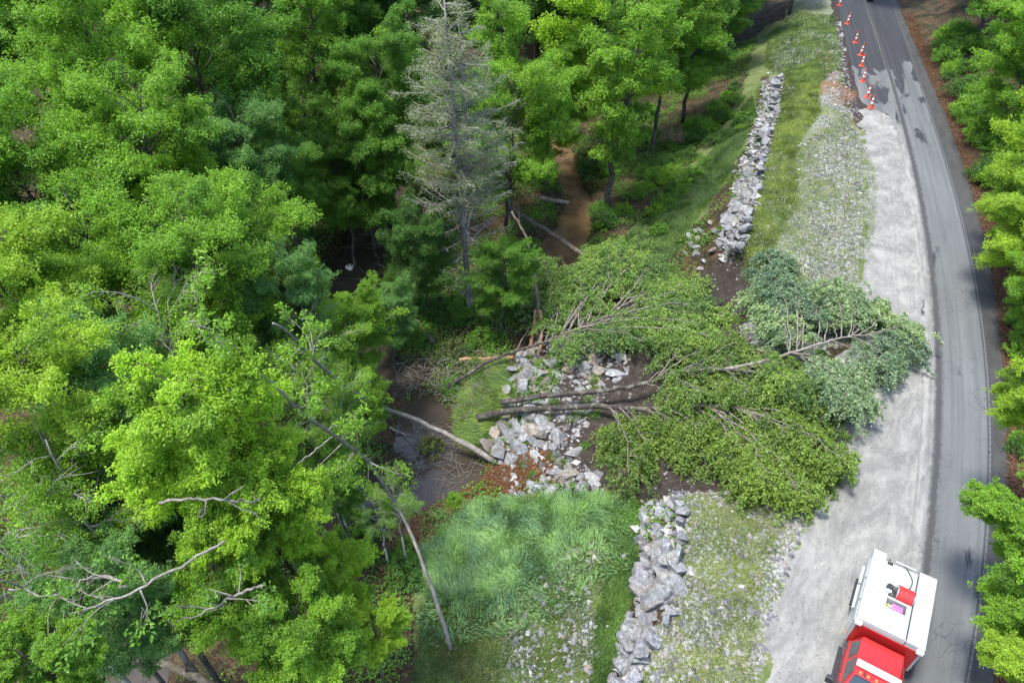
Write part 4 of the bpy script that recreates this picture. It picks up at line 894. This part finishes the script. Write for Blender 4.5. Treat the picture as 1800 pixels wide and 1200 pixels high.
pile([(1205,420),(1235,400),(1275,375),(1290,430),(1270,465),(1225,485),(1200,450)], 22, .5, 1.0, 'boulder at the collapsed end of the upper wall', 'boulders tumbled from the upper wall end', 61, .6)
pile([(880,700),(905,635),(950,590),(1010,575),(1060,600),(1040,650),(990,660),(960,690),(960,720),(900,740)], 42, .7, 1.4, 'boulder spilled above the fallen trunks', 'boulders above the fallen trunks', 62, .72)
pile([(855,790),(875,740),(940,735),(985,760),(970,790),(930,780),(900,810)], 26, .65, 1.3, 'boulder spilled below the fallen trunks', 'boulders below the fallen trunks', 63, .68)
pile([(940,850),(1000,820),(1060,835),(1060,862),(960,868)], 9, .6, 1.0, 'boulder along the top of the long grass', 'boulders along the long grass', 64, .8)
pile([(1060,640),(1120,620),(1160,560),(1090,540),(1050,600)], 10, .5, 1.0, 'stone under the pale toppled crown', 'stones under the pale toppled crown', 65, .8)
pile([(960,960),(1100,900),(1110,1000),(1070,1100),(1060,1200),(900,1200),(900,1090)], 10, .3, .55, 'stone lying on the grassy slope', 'small stones on the grassy slope', 66, .5)
for (px, py, sc_, tn, lab) in [(938,857,(.62,.5,.5),(1.35,1.4,1.5),'bluish white angular boulder at the edge of the long grass'),(1040,845,(.6,.6,.45),(1.45,1.42,1.38),'whitish lumpy boulder at the lower right of the spill'),
    (1010,798,(.75,.34,.3),(.95,.93,.9),'long grey slab lying alone on the dark soil'),(940,800,(.35,.7,.3),(1.5,1.45,1.4),'white elongated boulder standing on the reddish litter'),
    (930,650,(.62,.6,.55),(.95,1.0,.85),'large rounded mossy boulder at the upper left of the spill'),(920,775,(.6,.5,.5),(1.25,1.27,1.3),'big pale rounded boulder below the lowest fallen trunk'),
    (965,757,(.85,.55,.45),(.95,.92,.9),'big flat topped grey boulder below the fallen trunks'),(908,755,(.35,.9,.4),(1.05,1.05,1.05),'long upright grey boulder beside the big pale one'),
    (1050,655,(.6,.55,.6),(1.0,.9,.75),'tan upright boulder right of the spill'),(1000,835,(.75,.5,.4),(.95,.85,.7),'brown boulder next to the whitish lumpy one'),
    (1085,660,(.9,.6,.4),(1.2,1.2,1.2),'pale slab under the grass tuft right of the spill'),(1020,600,(.9,.5,.4),(1.2,1.2,1.2),'wide flat boulder at the top of the spill')]:
    g = G(px, py)[0]; put_rock(g, max(sc_) * .8, lab, None, tn, (trandom.uniform(-.25, .25), trandom.uniform(-.25, .25), trandom.uniform(-.4, .4)), None, 'boulder', tuple(x * 1.15 for x in sc_))
put_rock(G(1165, 1042)[0] + [0, 0, .1], .28, 'bright yellow stone wedged in the lower rock wall', None, (1.5, 1.05, .35), name='stone')

def pebbles(name, label, P_, smin, smax, col, seed, mat):
    r = np.random.default_rng(seed); n = len(P_); base = np.array([[1,0,0],[0,1,0],[-1,0,0],[0,-1,0],[0,0,1],[0,0,-1]], float)
    V = np.repeat(base[None], n, 0) * (.7 + .6 * r.random((n, 6, 1))) + r.normal(0, .18, (n, 6, 3)); s = smin + (smax - smin) * r.random(n) ** 2.5; V *= s[:, None, None] * np.array([1, .8, .55]); a = r.random(n) * 6.28
    c, sn = np.cos(a)[:, None], np.sin(a)[:, None]; X = V[..., 0] * c - V[..., 1] * sn; Y = V[..., 0] * sn + V[..., 1] * c; V = np.stack([X, Y, V[..., 2]], -1) + P_[:, None, :] + [0, 0, .01]
    t = np.array([[0,1,4],[1,2,4],[2,3,4],[3,0,4],[1,0,5],[2,1,5],[3,2,5],[0,3,5]]); b = Buf(); b.add(V.reshape(-1, 3), None, (np.arange(n)[:, None, None] * 6 + t[None]).reshape(-1, 3), np.repeat(r.random(n), 6)); o = link(name, b.mesh(name), mat); o.color = (*col, 1); return tag(o, label, 'gravel', kind='stuff')
def pebble_material():
    m, n, b = newmat('pebble'); t = attr(n, 'tone'); col = ramp(n, t, [(0., (.07, .07, .075)), (.45, (.15, .152, .155)), (.75, (.27, .27, .26)), (.9, (.15, .115, .085)), (1., (.40, .395, .38))]); n.links.new(col, b.inputs['Base Color']); b.inputs['Roughness'].default_value = .85; return m
M_PEB = pebble_material()
def peb_pts(n, seed, fld, lo, hi, th):
    r = np.random.default_rng(seed); x = r.uniform(lo[0], hi[0], n); y = r.uniform(lo[1], hi[1], n); f = near(fld, x, y); k = r.random(n) < f * th; return np.c_[x, y, T(x, y)][k]
pebbles('stones', 'pale broken stones scattered over the grassy verges', peb_pts(160000, 71, rocky, (0, 6), (40, 90), .9)[:48000], .04, .19, (1, 1, 1), 71, M_PEB)
pebbles('gravel', 'loose crushed gravel scattered on the shoulder', peb_pts(60000, 72, mg, (8, 4), (34, 70), .5)[:14000], .015, .05, (1, 1, 1), 72, M_PEB)
def chips(name, label, poly, n, seed, s0, s1, col=(1, 1, 1), lift=.1):
    p = scatter_px(poly, n, seed); p[:, 2] += lift * np.random.default_rng(seed).random(len(p)); pebbles(name, label, p, s0, s1, col, seed, M_PEB)
chips('slope_stones', 'pale broken stones washed down the right half of the grassy slope', [(920,1070),(990,1000),(1040,955),(1062,960),(1040,1060),(1045,1230),(870,1230)], 430, 97, .05, .2, (1,1,1), .12)
chips('wall_chinking', 'small stones filling the gaps of the upper rock wall', [(1374,134),(1368,200),(1350,270),(1336,330),(1322,390),(1306,445),(1262,462),(1272,395),(1290,340),(1298,300),(1328,215),(1342,145)], 1500, 91, .14, .42, (1,1,1), .25)
chips('wall_chinking', 'small stones filling the gaps of the lower rock wall', [(1195,868),(1200,1010),(1160,1095),(1120,1200),(1075,1230),(1080,1150),(1110,1080),(1124,1000),(1122,930),(1132,890)], 420, 92, .12, .38, (1,1,1), .25)
def brush(name, label, poly, n, seed, mat, ln=1.2, rad=.02, z=.25):
    r = np.random.default_rng(seed); b = Buf()
    for q in scatter_px(poly, n, seed):
        a = r.random() * 6.28; L_ = ln * r.uniform(.4, 1.3); d = np.array([math.cos(a), math.sin(a), r.normal(0, .15)]) * L_ / 2; c = q + [0, 0, r.random() * z + .05]; c[2] = max(c[2], -6.55)
        tube(b, [c - d, c + r.normal(0, .06, 3), c + d], [rad, rad * .8, rad * .3], 4, cap=False)
    o = link(name, b.mesh(name, True), mat); return tag(o, label, 'brushwood', kind='stuff')
brush('brushwood', 'tangle of dead twigs and sticks round the pool and the boulders', [(700,640),(840,620),(900,640),(860,700),(820,760),(800,720),(740,690),(690,700)], 300, 93, M_BRCH, 1.5, .022, .6)
brush('floating_debris', 'dead sticks and trash wood lying in the shallow pool', [(690,760),(800,740),(868,830),(790,880),(700,900)], 130, 94, M_BRCH, 1.6, .022, .12)
brush('bank_debris', 'dry reddish twigs washed onto the bank below the pool', [(700,910),(790,880),(830,880),(740,960),(700,1040),(660,1000)], 360, 95, M_RED, 1.0, .014, .2)
brush('forest_deadwood', 'fallen twigs over the shaded forest floor', [(520,320),(1000,280),(1040,560),(800,640),(560,600)], 260, 96, M_BRCH, 2.2, .025, .5)
rs_ = scatter_px([(860,800),(880,700),(905,635),(950,585),(1060,590),(1110,640),(1060,700),(1010,790),(1060,860),(900,870)], 1500, 75)
pebbles('spill_rubble', 'small broken stones between the spilled boulders', rs_, .08, .34, (1, 1, 1), 76, M_PEB)
pebbles('rubble', 'small rubble strewn over the bare soil', peb_pts(60000, 73, ms, (-6, 15), (26, 60), .08)[:1800], .03, .14, (1, 1, 1), 73, M_PEB)
dr = xL(np.linspace(62, 92, 500)) - np.abs(r.normal(.5, .6, 500)); dy_ = np.linspace(62, 92, 500)
pebbles('edge_rubble', 'bluish rubble fallen along the broken left pavement edge', np.c_[dr, dy_, T(dr, dy_)], .06, .2, (1, 1, 1), 74, M_PEB)

# ------------------------------------------------------------------ hard-surface helpers
def simple(name, col, rough=.5, metal=0.0, coat=0.0, dirt=.15, emis=None):
    m, n, b = newmat(name); f = noise(n, 4, 6, objco(n), .7)
    n.links.new(mix(n, ramp(n, f, [(.4, 0.), (.75, dirt)]), col, tuple(c * .45 + .05 for c in col)), b.inputs['Base Color'])
    b.inputs['Roughness'].default_value = rough; b.inputs['Metallic'].default_value = metal; b.inputs['Coat Weight'].default_value = coat; return m
M_WHITE = simple('white_paint', (.34, .365, .355), .28, 0, .5, .22); M_REDP = simple('red_paint', (.34, .012, .010), .3, 0, .6, .06); M_BLK = simple('black_plastic', (.02, .02, .022), .5)
M_GLASS = simple('dark_glass', (.02, .035, .04), .05, 0, 1, 0); M_RUB = simple('rubber', (.02, .02, .02), .85); M_MET = simple('metal', (.55, .56, .57), .35, .9); M_ORG = simple('cone_orange', (.62, .095, .045), .5); M_REFL = simple('white_band', (.85, .85, .85), .4)
M_HOSE = simple('red_hose', (.45, .03, .03), .6); M_PINK = simple('pink_plastic', (.50, .14, .34), .4); M_AMB = simple('amber_lens', (.45, .16, .04), .2); M_LENS = simple('white_lens', (.7, .7, .72), .12, 0, 1, 0); M_YEL = simple('yellow_cord', (.7, .6, .05), .6); M_GREY = simple('grey_marks', (.25, .25, .28), .6); M_PALEP = simple('pale_plastic', (.80, .74, .58), .5)
def bev(verts, faces, w=.02, seg=2):
    bm = bmesh.new(); vs = [bm.verts.new(v) for v in verts]; [bm.faces.new([vs[i] for i in f]) for f in faces]; bmesh.ops.recalc_face_normals(bm, faces=bm.faces[:])
    if w: bmesh.ops.bevel(bm, geom=bm.edges[:], offset=w, segments=seg, affect='EDGES', profile=.6)
    return bm
BF = [(0,1,2,3),(4,7,6,5),(0,4,5,1),(1,5,6,2),(2,6,7,3),(3,7,4,0)]
def boxv(x0, x1, y0, y1, z0, z1): return [(x0,y0,z0),(x1,y0,z0),(x1,y1,z0),(x0,y1,z0),(x0,y0,z1),(x1,y0,z1),(x1,y1,z1),(x0,y1,z1)]
def fin(name, bm, mat, parent, sm=False):
    me = bpy.data.meshes.new(name); bm.to_mesh(me); bm.free(); me.polygons.foreach_set('use_smooth', np.full(len(me.polygons), sm)); return link(name, me, mat, parent)
def boxes(name, L, mat, parent, w=.015):
    bm = bmesh.new()
    for bx in L:
        t = bev(boxv(*bx) if len(bx) == 6 else bx, BF, w); me = bpy.data.meshes.new('t'); t.to_mesh(me); t.free(); bm.from_mesh(me); bpy.data.meshes.remove(me)
    return fin(name, bm, mat, parent)
def cyl(bm, p, ax, r, L, seg=24, r2=None):
    q = Vector(ax).to_track_quat('Z', 'Y').to_matrix().to_4x4(); bmesh.ops.create_cone(bm, cap_ends=True, segments=seg, radius1=r, radius2=r if r2 is None else r2, depth=L, matrix=Matrix.Translation(p) @ q)
def cylo(name, specs, mat, parent, sm=False):
    bm = bmesh.new(); [cyl(bm, *s) for s in specs]; return fin(name, bm, mat, parent, sm)
def tubeo(name, pts, rad, mat, parent, sides=8):
    b = Buf(); tube(b, curve_pts(pts, max(6, len(pts) * 6)), rad, sides); return link(name, b.mesh(name, True), mat, parent)

# ------------------------------------------------------------------ rescue truck
def truck():
    cxy = (P(1535., 972., 2.6) + P(1651., 1017., 2.6) + P(1507., 1085., 2.6) + P(1622., 1146., 2.6)) / 4
    e = empty('rescue_truck', (cxy[0], cxy[1], float(zroad(cxy[1]))), math.atan2(-.845, -.535)); tag(e, 'red crew cab fire truck with a white utility body, parked beside the road', 'truck')
    bl, bw, zt = 1.68, 1.19, 2.6
    # white utility body: two side compartment stacks and a deck between them with an open well
    body = boxes('utility_body', [(-bl+.12, bl, -.70, .52, 1.0, 2.02), (-bl, bl, .56, bw-.0, .95, zt+.05), (-bl-.22, bl, -bw, -.70, .95, zt-.02),
        (-bl+.12, -.55, -.695, .525, 2.02, zt-.03), (.55, bl, -.695, .525, 2.02, zt-.03), (-.55, .55, .36, .525, 2.02, zt-.03), (-.55, .55, -.695, -.35, 2.02, zt-.03), (.02, .12, -.35, .36, 2.02, zt-.03)], M_WHITE, e, .012)
    boxes('rear_bumper', [(-bl-.30, -bl+.05, -.95, .95, .55, .72)], M_MET, body)
    boxes('tailgate_rail', [(-bl-.02, -bl+.06, -.35, .42, zt-.02, zt+.06)], M_WHITE, body)
    boxes('latch', [(-bl+.16, -bl+.26, -.62, -.42, zt-.02, zt+.05)], M_BLK, body); boxes('hinge', [(-bl+.02, -bl+.07, -.60, -.54, zt-.02, zt+.03)], M_BLK, body)
    boxes('seam', [(-bl+.13, bl-.5, .522, .560, 2.2, zt-.05)], M_BLK, body, 0)
    for sy in (-1, 1):
        for (a, b) in ((-1.55, -.55), (-.45, .55), (.65, 1.6)):
            d = boxes('compartment_door', [(a, b, min(sy*(bw+.0), sy*(bw+.035)), max(sy*(bw+.0), sy*(bw+.035)), 1.25, 2.35)], M_WHITE, body)
            boxes('handle', [((a+b)/2-.10, (a+b)/2+.10, min(sy*(bw+.036), sy*(bw+.075)), max(sy*(bw+.036), sy*(bw+.075)), 1.5, 1.56)], M_MET, d, .006)
        boxes('side_rail', [(-1.25, -.35, min(sy*1.26, sy*1.36), max(sy*1.26, sy*1.36), 1.95, 2.06), (-.30, .85, min(sy*1.26, sy*1.36), max(sy*1.26, sy*1.36), 1.9, 2.0)], M_WHITE, body)
        boxes('fender', [(-1.25, .1, min(sy*1.19, sy*1.30), max(sy*1.19, sy*1.30), .95, 1.12)], M_BLK, body)
        boxes('light_pod', [(bl-.12, bl+.12, min(sy*.95, sy*1.2), max(sy*.95, sy*1.2), zt-.22, zt-.04)], M_LENS, body, .04)
        boxes('marker_light', [(bl-.3, bl-.05, min(sy*1.225, sy*1.25), max(sy*1.225, sy*1.25), 1.1, 1.18)], M_AMB, body, .004)
    boxes('roof_lip', [(-bl-.20, bl-.02, -bw+.01, -bw+.035, zt-.02, zt+.012), (-bl+.02, bl-.02, bw-.035, bw-.01, zt+.05, zt+.075), (bl-.04, bl-.01, -bw+.05, bw-.05, zt+.0, zt+.07)], M_WHITE, body, .004)
    boxes('panel_seam', [(-bl-.1, bl-.05, -.712, -.700, zt-.04, zt-.012), (.62, .63, -.69, .51, zt-.04, zt-.027), (-.62, -.61, -.69, .51, zt-.04, zt-.027)], M_GREY, body, 0)
    cylo('rivet', [((x_, y_, zt-.01 + dz_), (0, 0, 1), .012, .03, 8) for x_ in np.arange(-1.5, 1.6, .3) for (y_, dz_) in ((-1.12, -.01), (-.76, -.01), (.62, .06), (1.12, .06))], M_MET, body)
    cylo('vent', [((1.25, -.1, zt-.01), (0, 0, 1), .09, .06, 18), ((1.25, .3, zt-.02), (0, 0, 1), .03, .05, 12)], M_WHITE, body)
    boxes('roof_stain', [(-.9, -.2, .95, .97, zt+.0501, zt+.0515)], M_GREY, body, 0)
    boxes('bulkhead', [(bl+.003, bl+.03, -1.1, 1.1, 1.0, 2.38)], M_REDP, body, .005)
    # hose reel, drum across the truck
    reel = cylo('hose_reel', [((-.28, .20, zt-.02), (0, 1, 0), .25, .60, 32)], M_HOSE, body, False)
    b = Buf(); th = np.linspace(0, 2 * np.pi * 9, 320); tube(b, np.c_[-.28 + .29 * np.cos(th), -.07 + .54 * th / th[-1], zt - .02 + .29 * np.sin(th)], .036, 6); link('hose', b.mesh('hose', True), M_HOSE, reel)
    cylo('flange', [((-.28, -.10, zt-.02), (0, 1, 0), .34, .02, 32), ((-.28, .50, zt-.02), (0, 1, 0), .34, .02, 32)], M_MET, reel)
    cylo('motor', [((-.34, -.36, zt+.04), (0, 0, 1), .12, .14, 20), ((-.30, -.20, zt), (0, 1, 0), .045, .2, 12)], M_BLK, reel); cylo('mount', [((-.16, -.36, zt+.0), (0, 0, 1), .10, .12, 20)], M_WHITE, reel)
    tubeo('power_cable', [(-.45, .22, zt+.16), (-.75, .33, zt+.03), (-1.1, .36, zt+.01), (-1.4, .20, zt+.02), (-1.62, -.02, zt+.03), (-1.66, -.3, zt)], .018, M_BLK, reel)
    # cab: lower body, hood, tapered greenhouse
    x0, x1 = bl + .08, bl + 2.35
    cab = boxes('cab', [(x0, x1 + .15, -1.0, 1.0, .55, 1.28), (x1 + .10, x1 + 1.25, -.93, .93, .6, 1.22)], M_REDP, e, .06)
    A0 = [(x0 + .02, -.97, 1.27), (x1 + .05, -.97, 1.27), (x1 + .05, .97, 1.27), (x0 + .02, .97, 1.27)]; A1 = [(x0 + .12, -.74, 2.02), (x1 - .62, -.74, 2.0), (x1 - .62, .74, 2.0), (x0 + .12, .74, 2.02)]
    fin('greenhouse', bev(A0 + A1, BF, .05, 3), M_REDP, cab)
    ro = boxes('cab_roof', [(x0 + .13, x1 - .50, -.73, .73, 1.995, 2.06)], M_REDP, cab, .03)
    boxes('roof_rib', [(x0 + .25, x1 - 1.1, y - .015, y + .015, 2.055, 2.075) for y in (-.45, -.22, 0, .22, .45)], M_REDP, ro, .006)
    for y in (-.55, -.28, 0, .28, .55): boxes('clearance_light', [(x1 - .68, x1 - .56, y - .05, y + .05, 2.045, 2.10)], M_AMB, ro, .015)
    lb = boxes('light_bar', [(x1 - 1.06, x1 - .80, -.76, .76, 2.08, 2.23)], M_LENS, cab, .06)
    boxes('marks', [(x1 - .98, x1 - .88, .42 + .05 * k, .445 + .05 * k, 2.231, 2.236) for k in range(4)] + [(x1 - .98, x1 - .90, .05, .07, 2.231, 2.236)], M_GREY, lb, 0)
    boxes('antenna_base', [(x1 - .75, x1 - .55, -.42, -.37, 2.05, 2.10)], M_BLK, ro, .01)
    def lerp3(a, b, t): return tuple(a[i] + (b[i] - a[i]) * t for i in range(3))
    def panel(name, q, out, mat, par):
        q2 = [tuple(p[i] + out[i] * .012 for i in range(3)) for p in q]; return fin(name, bev([tuple(p[i] - out[i] * .02 for i in range(3)) for p in q] + q2, BF, .004, 1), mat, par)
    for s in (-1, 1):
        f = lambda u, w: lerp3(lerp3((x0 + .02, s * .97, 1.27), (x1 + .05, s * .97, 1.27), u), lerp3((x0 + .12, s * .74, 2.02), (x1 - .62, s * .74, 2.0), u), w); o = (0, s * .95, .3)
        panel('side_window', [f(.07, .18), f(.40, .18), f(.44, .86), (f(.10, .86))], o, M_GLASS, cab); panel('side_window', [f(.50, .18), f(.90, .18), f(.92, .86), f(.54, .86)], o, M_GLASS, cab)
        for (a, bb) in ((x0 + .12, x0 + 1.15), (x0 + 1.2, x1 + .02)):
            d = boxes('door', [(a, bb, min(s * .99, s * 1.015), max(s * .99, s * 1.015), .66, 1.24)], M_REDP, cab, .008); boxes('handle', [(a + .08, a + .24, min(s * 1.015, s * 1.05), max(s * 1.015, s * 1.05), 1.08, 1.13)], M_BLK, d, .006)
        boxes('running_board', [(x0, x1 - .1, min(s * 1.0, s * 1.18), max(s * 1.0, s * 1.18), .42, .50)], M_BLK, cab)
        mr = boxes('mirror', [(x1 - .25, x1 - .08, min(s * 1.22, s * 1.48), max(s * 1.22, s * 1.48), 1.25, 1.62)], M_BLK, cab, .03); boxes('arm', [(x1 - .22, x1 - .17, min(s * .98, s * 1.24), max(s * .98, s * 1.24), 1.5, 1.54), (x1 - .14, x1 - .10, min(s * .98, s * 1.24), max(s * .98, s * 1.24), 1.34, 1.38)], M_BLK, mr, .008)
        boxes('headlight', [(x1 + 1.23, x1 + 1.28, min(s * .6, s * .9), max(s * .6, s * .9), .88, 1.1)], M_LENS, cab)
        for (wx_, yy_) in ((x1 + .62, .86), (-.55, .95)):
            wh = empty('wheel', (wx_, s * yy_, .42)); wh.parent = e; bm = bmesh.new(); cyl(bm, (0, 0, 0), (0, 1, 0), .42, .28, 32); bmesh.ops.bevel(bm, geom=[x for x in bm.edges if abs(x.calc_length()) > .2 and False], offset=.02); fin('tyre', bm, M_RUB, wh); cylo('rim', [((0, s * .13, 0), (0, 1, 0), .24, .06, 24), ((0, s * .17, 0), (0, 1, 0), .08, .06, 16)], M_MET, wh)
    g = lambda u, w: lerp3(lerp3((x1 + .05, -.97, 1.27), (x1 + .05, .97, 1.27), u), lerp3((x1 - .62, -.74, 2.0), (x1 - .62, .74, 2.0), u), w)
    panel('windshield', [g(.05, .06), g(.95, .06), g(.95, .92), g(.05, .92)], (.74, 0, .67), M_GLASS, cab)
    h = lambda u, w: lerp3(lerp3((x0 + .02, -.97, 1.27), (x0 + .02, .97, 1.27), u), lerp3((x0 + .12, -.74, 2.02), (x0 + .12, .74, 2.02), u), w)
    panel('rear_window', [h(.2, .25), h(.2, .85), h(.8, .85), h(.8, .25)], (-1, 0, .1), M_GLASS, cab)
    boxes('grille', [(x1 + 1.25, x1 + 1.30, -.55, .55, .75, 1.1)], M_BLK, cab); boxes('front_bumper', [(x1 + 1.25, x1 + 1.42, -1.0, 1.0, .45, .68)], M_MET, cab)
    boxes('chassis', [(-bl, x1 + 1.2, -.45, .45, .45, .7)], M_BLK, e)
    # things carried in the open well of the deck
    Mx = Matrix.Translation(e.location) @ Matrix.Rotation(e.rotation_euler.z, 4, 'Z')
    j = empty('fuel_jug', Mx @ Vector((.34, .06, 2.36)), e.rotation_euler.z); tag(j, 'pink plastic jug lying in the open well behind the red hose reel', 'jug')
    boxes('jug_body', [(-.13, .13, -.19, .22, -.1, .15)], M_PINK, j, .05); cylo('cap', [((0, -.24, .05), (0, 1, 0), .05, .1, 16)], M_REFL, j); boxes('handle', [(-.02, .02, -.1, .14, .14, .19)], M_PINK, j, .01)
    tc = bpy.data.objects.new('cord', None); b = Buf(); r = np.random.default_rng(3); q = np.array([(.2, -.3, 2.25), (.3, -.15, 2.38), (.25, -.25, 2.4), (.42, -.1, 2.42), (.32, -.28, 2.44), (.44, -.3, 2.4), (.3, -.1, 2.5)]); q = np.array([tuple(Mx @ Vector(v)) for v in q]); o = q[0].copy(); tube(b, curve_pts(q - o, 40), .012, 5); oo = link('cord', b.mesh('cord', True), M_YEL, None, tuple(o)); tag(oo, 'thin yellow cord coiled in the open well beside the pink jug', 'cord'); bpy.data.objects.remove(tc)
    return e
truck()
bpy.context.view_layer.update()

# ------------------------------------------------------------------ cones along the broken pavement edge
def cone0():
    e = empty('traffic_cone')
    boxes('base', [(-.26, .26, -.26, .26, 0, .06)], M_ORG, e, .015)
    bm = bmesh.new(); rs = lambda z: .17 - .125 * (z - .06) / 1.29
    def seg(z0, z1): cyl(bm, (0, 0, (z0 + z1) / 2), (0, 0, 1), rs(z0), z1 - z0, 20, rs(z1))
    seg(.04, 1.40); fin('cone_body', bm, M_ORG, e, False)
    for (a, b) in ((.50, .66), (.86, 1.04)): bm = bmesh.new(); cyl(bm, (0, 0, (a + b) / 2), (0, 0, 1), rs(a) + .004, b - a, 20, rs(b) + .004); fin('reflective_band', bm, M_REFL, e, False)
    return e
c0 = cone0(); cl = ['traffic cone cut by the top edge, farthest of the row', 'traffic cone standing on dark pavement, second farthest of the row', 'third farthest traffic cone, where the dark pavement ends', 'fourth farthest traffic cone, close behind its neighbour', 'fifth farthest traffic cone, close before its neighbour', 'traffic cone third nearest in the row along the broken pavement', 'traffic cone second nearest in the row along the broken pavement', 'nearest traffic cone of the row, where pavement meets gravel']
for i, (px, py) in enumerate([(1475,11),(1489,43),(1503,76),(1512,98),(1514,117),(1516,144),(1524,172),(1530,191)]):
    p = Proad(np.array(float(px)), np.array(float(py)))
    if i == 0: e = c0
    else:
        e = c0.copy(); C.objects.link(e)
        for ch in list(c0.children): d = ch.copy(); C.objects.link(d); d.parent = e
    e.location = (p[0], p[1], float(zroad(p[1])) + .012); e.rotation_euler = (.03 * math.sin(i * 2.1), .04 * math.cos(i * 1.3), i * .7); tag(e, 'orange and white ' + cl[i], 'traffic cone', 'traffic cones along the broken pavement edge')

# pale plastic scrap lying in the shaded creek bend
g = P(615., 470., -6.55); e = empty('plastic_scrap', tuple(g), .4); tag(e, 'small cream plastic scrap with two dark holes lying in the shaded creek', 'litter')
bm = bmesh.new(); bmesh.ops.create_icosphere(bm, subdivisions=3, radius=.42)
for v in bm.verts: v.co.z *= .55; v.co.x *= .8 + .25 * math.sin(v.co.y * 5)
fin('shell', bm, M_PALEP, e, True); cylo('hole', [((-.13, -.02, .215), (0, 0, 1), .09, .06, 14), ((.17, 0, .2), (0, 0, 1), .09, .06, 14)], M_BLK, e)
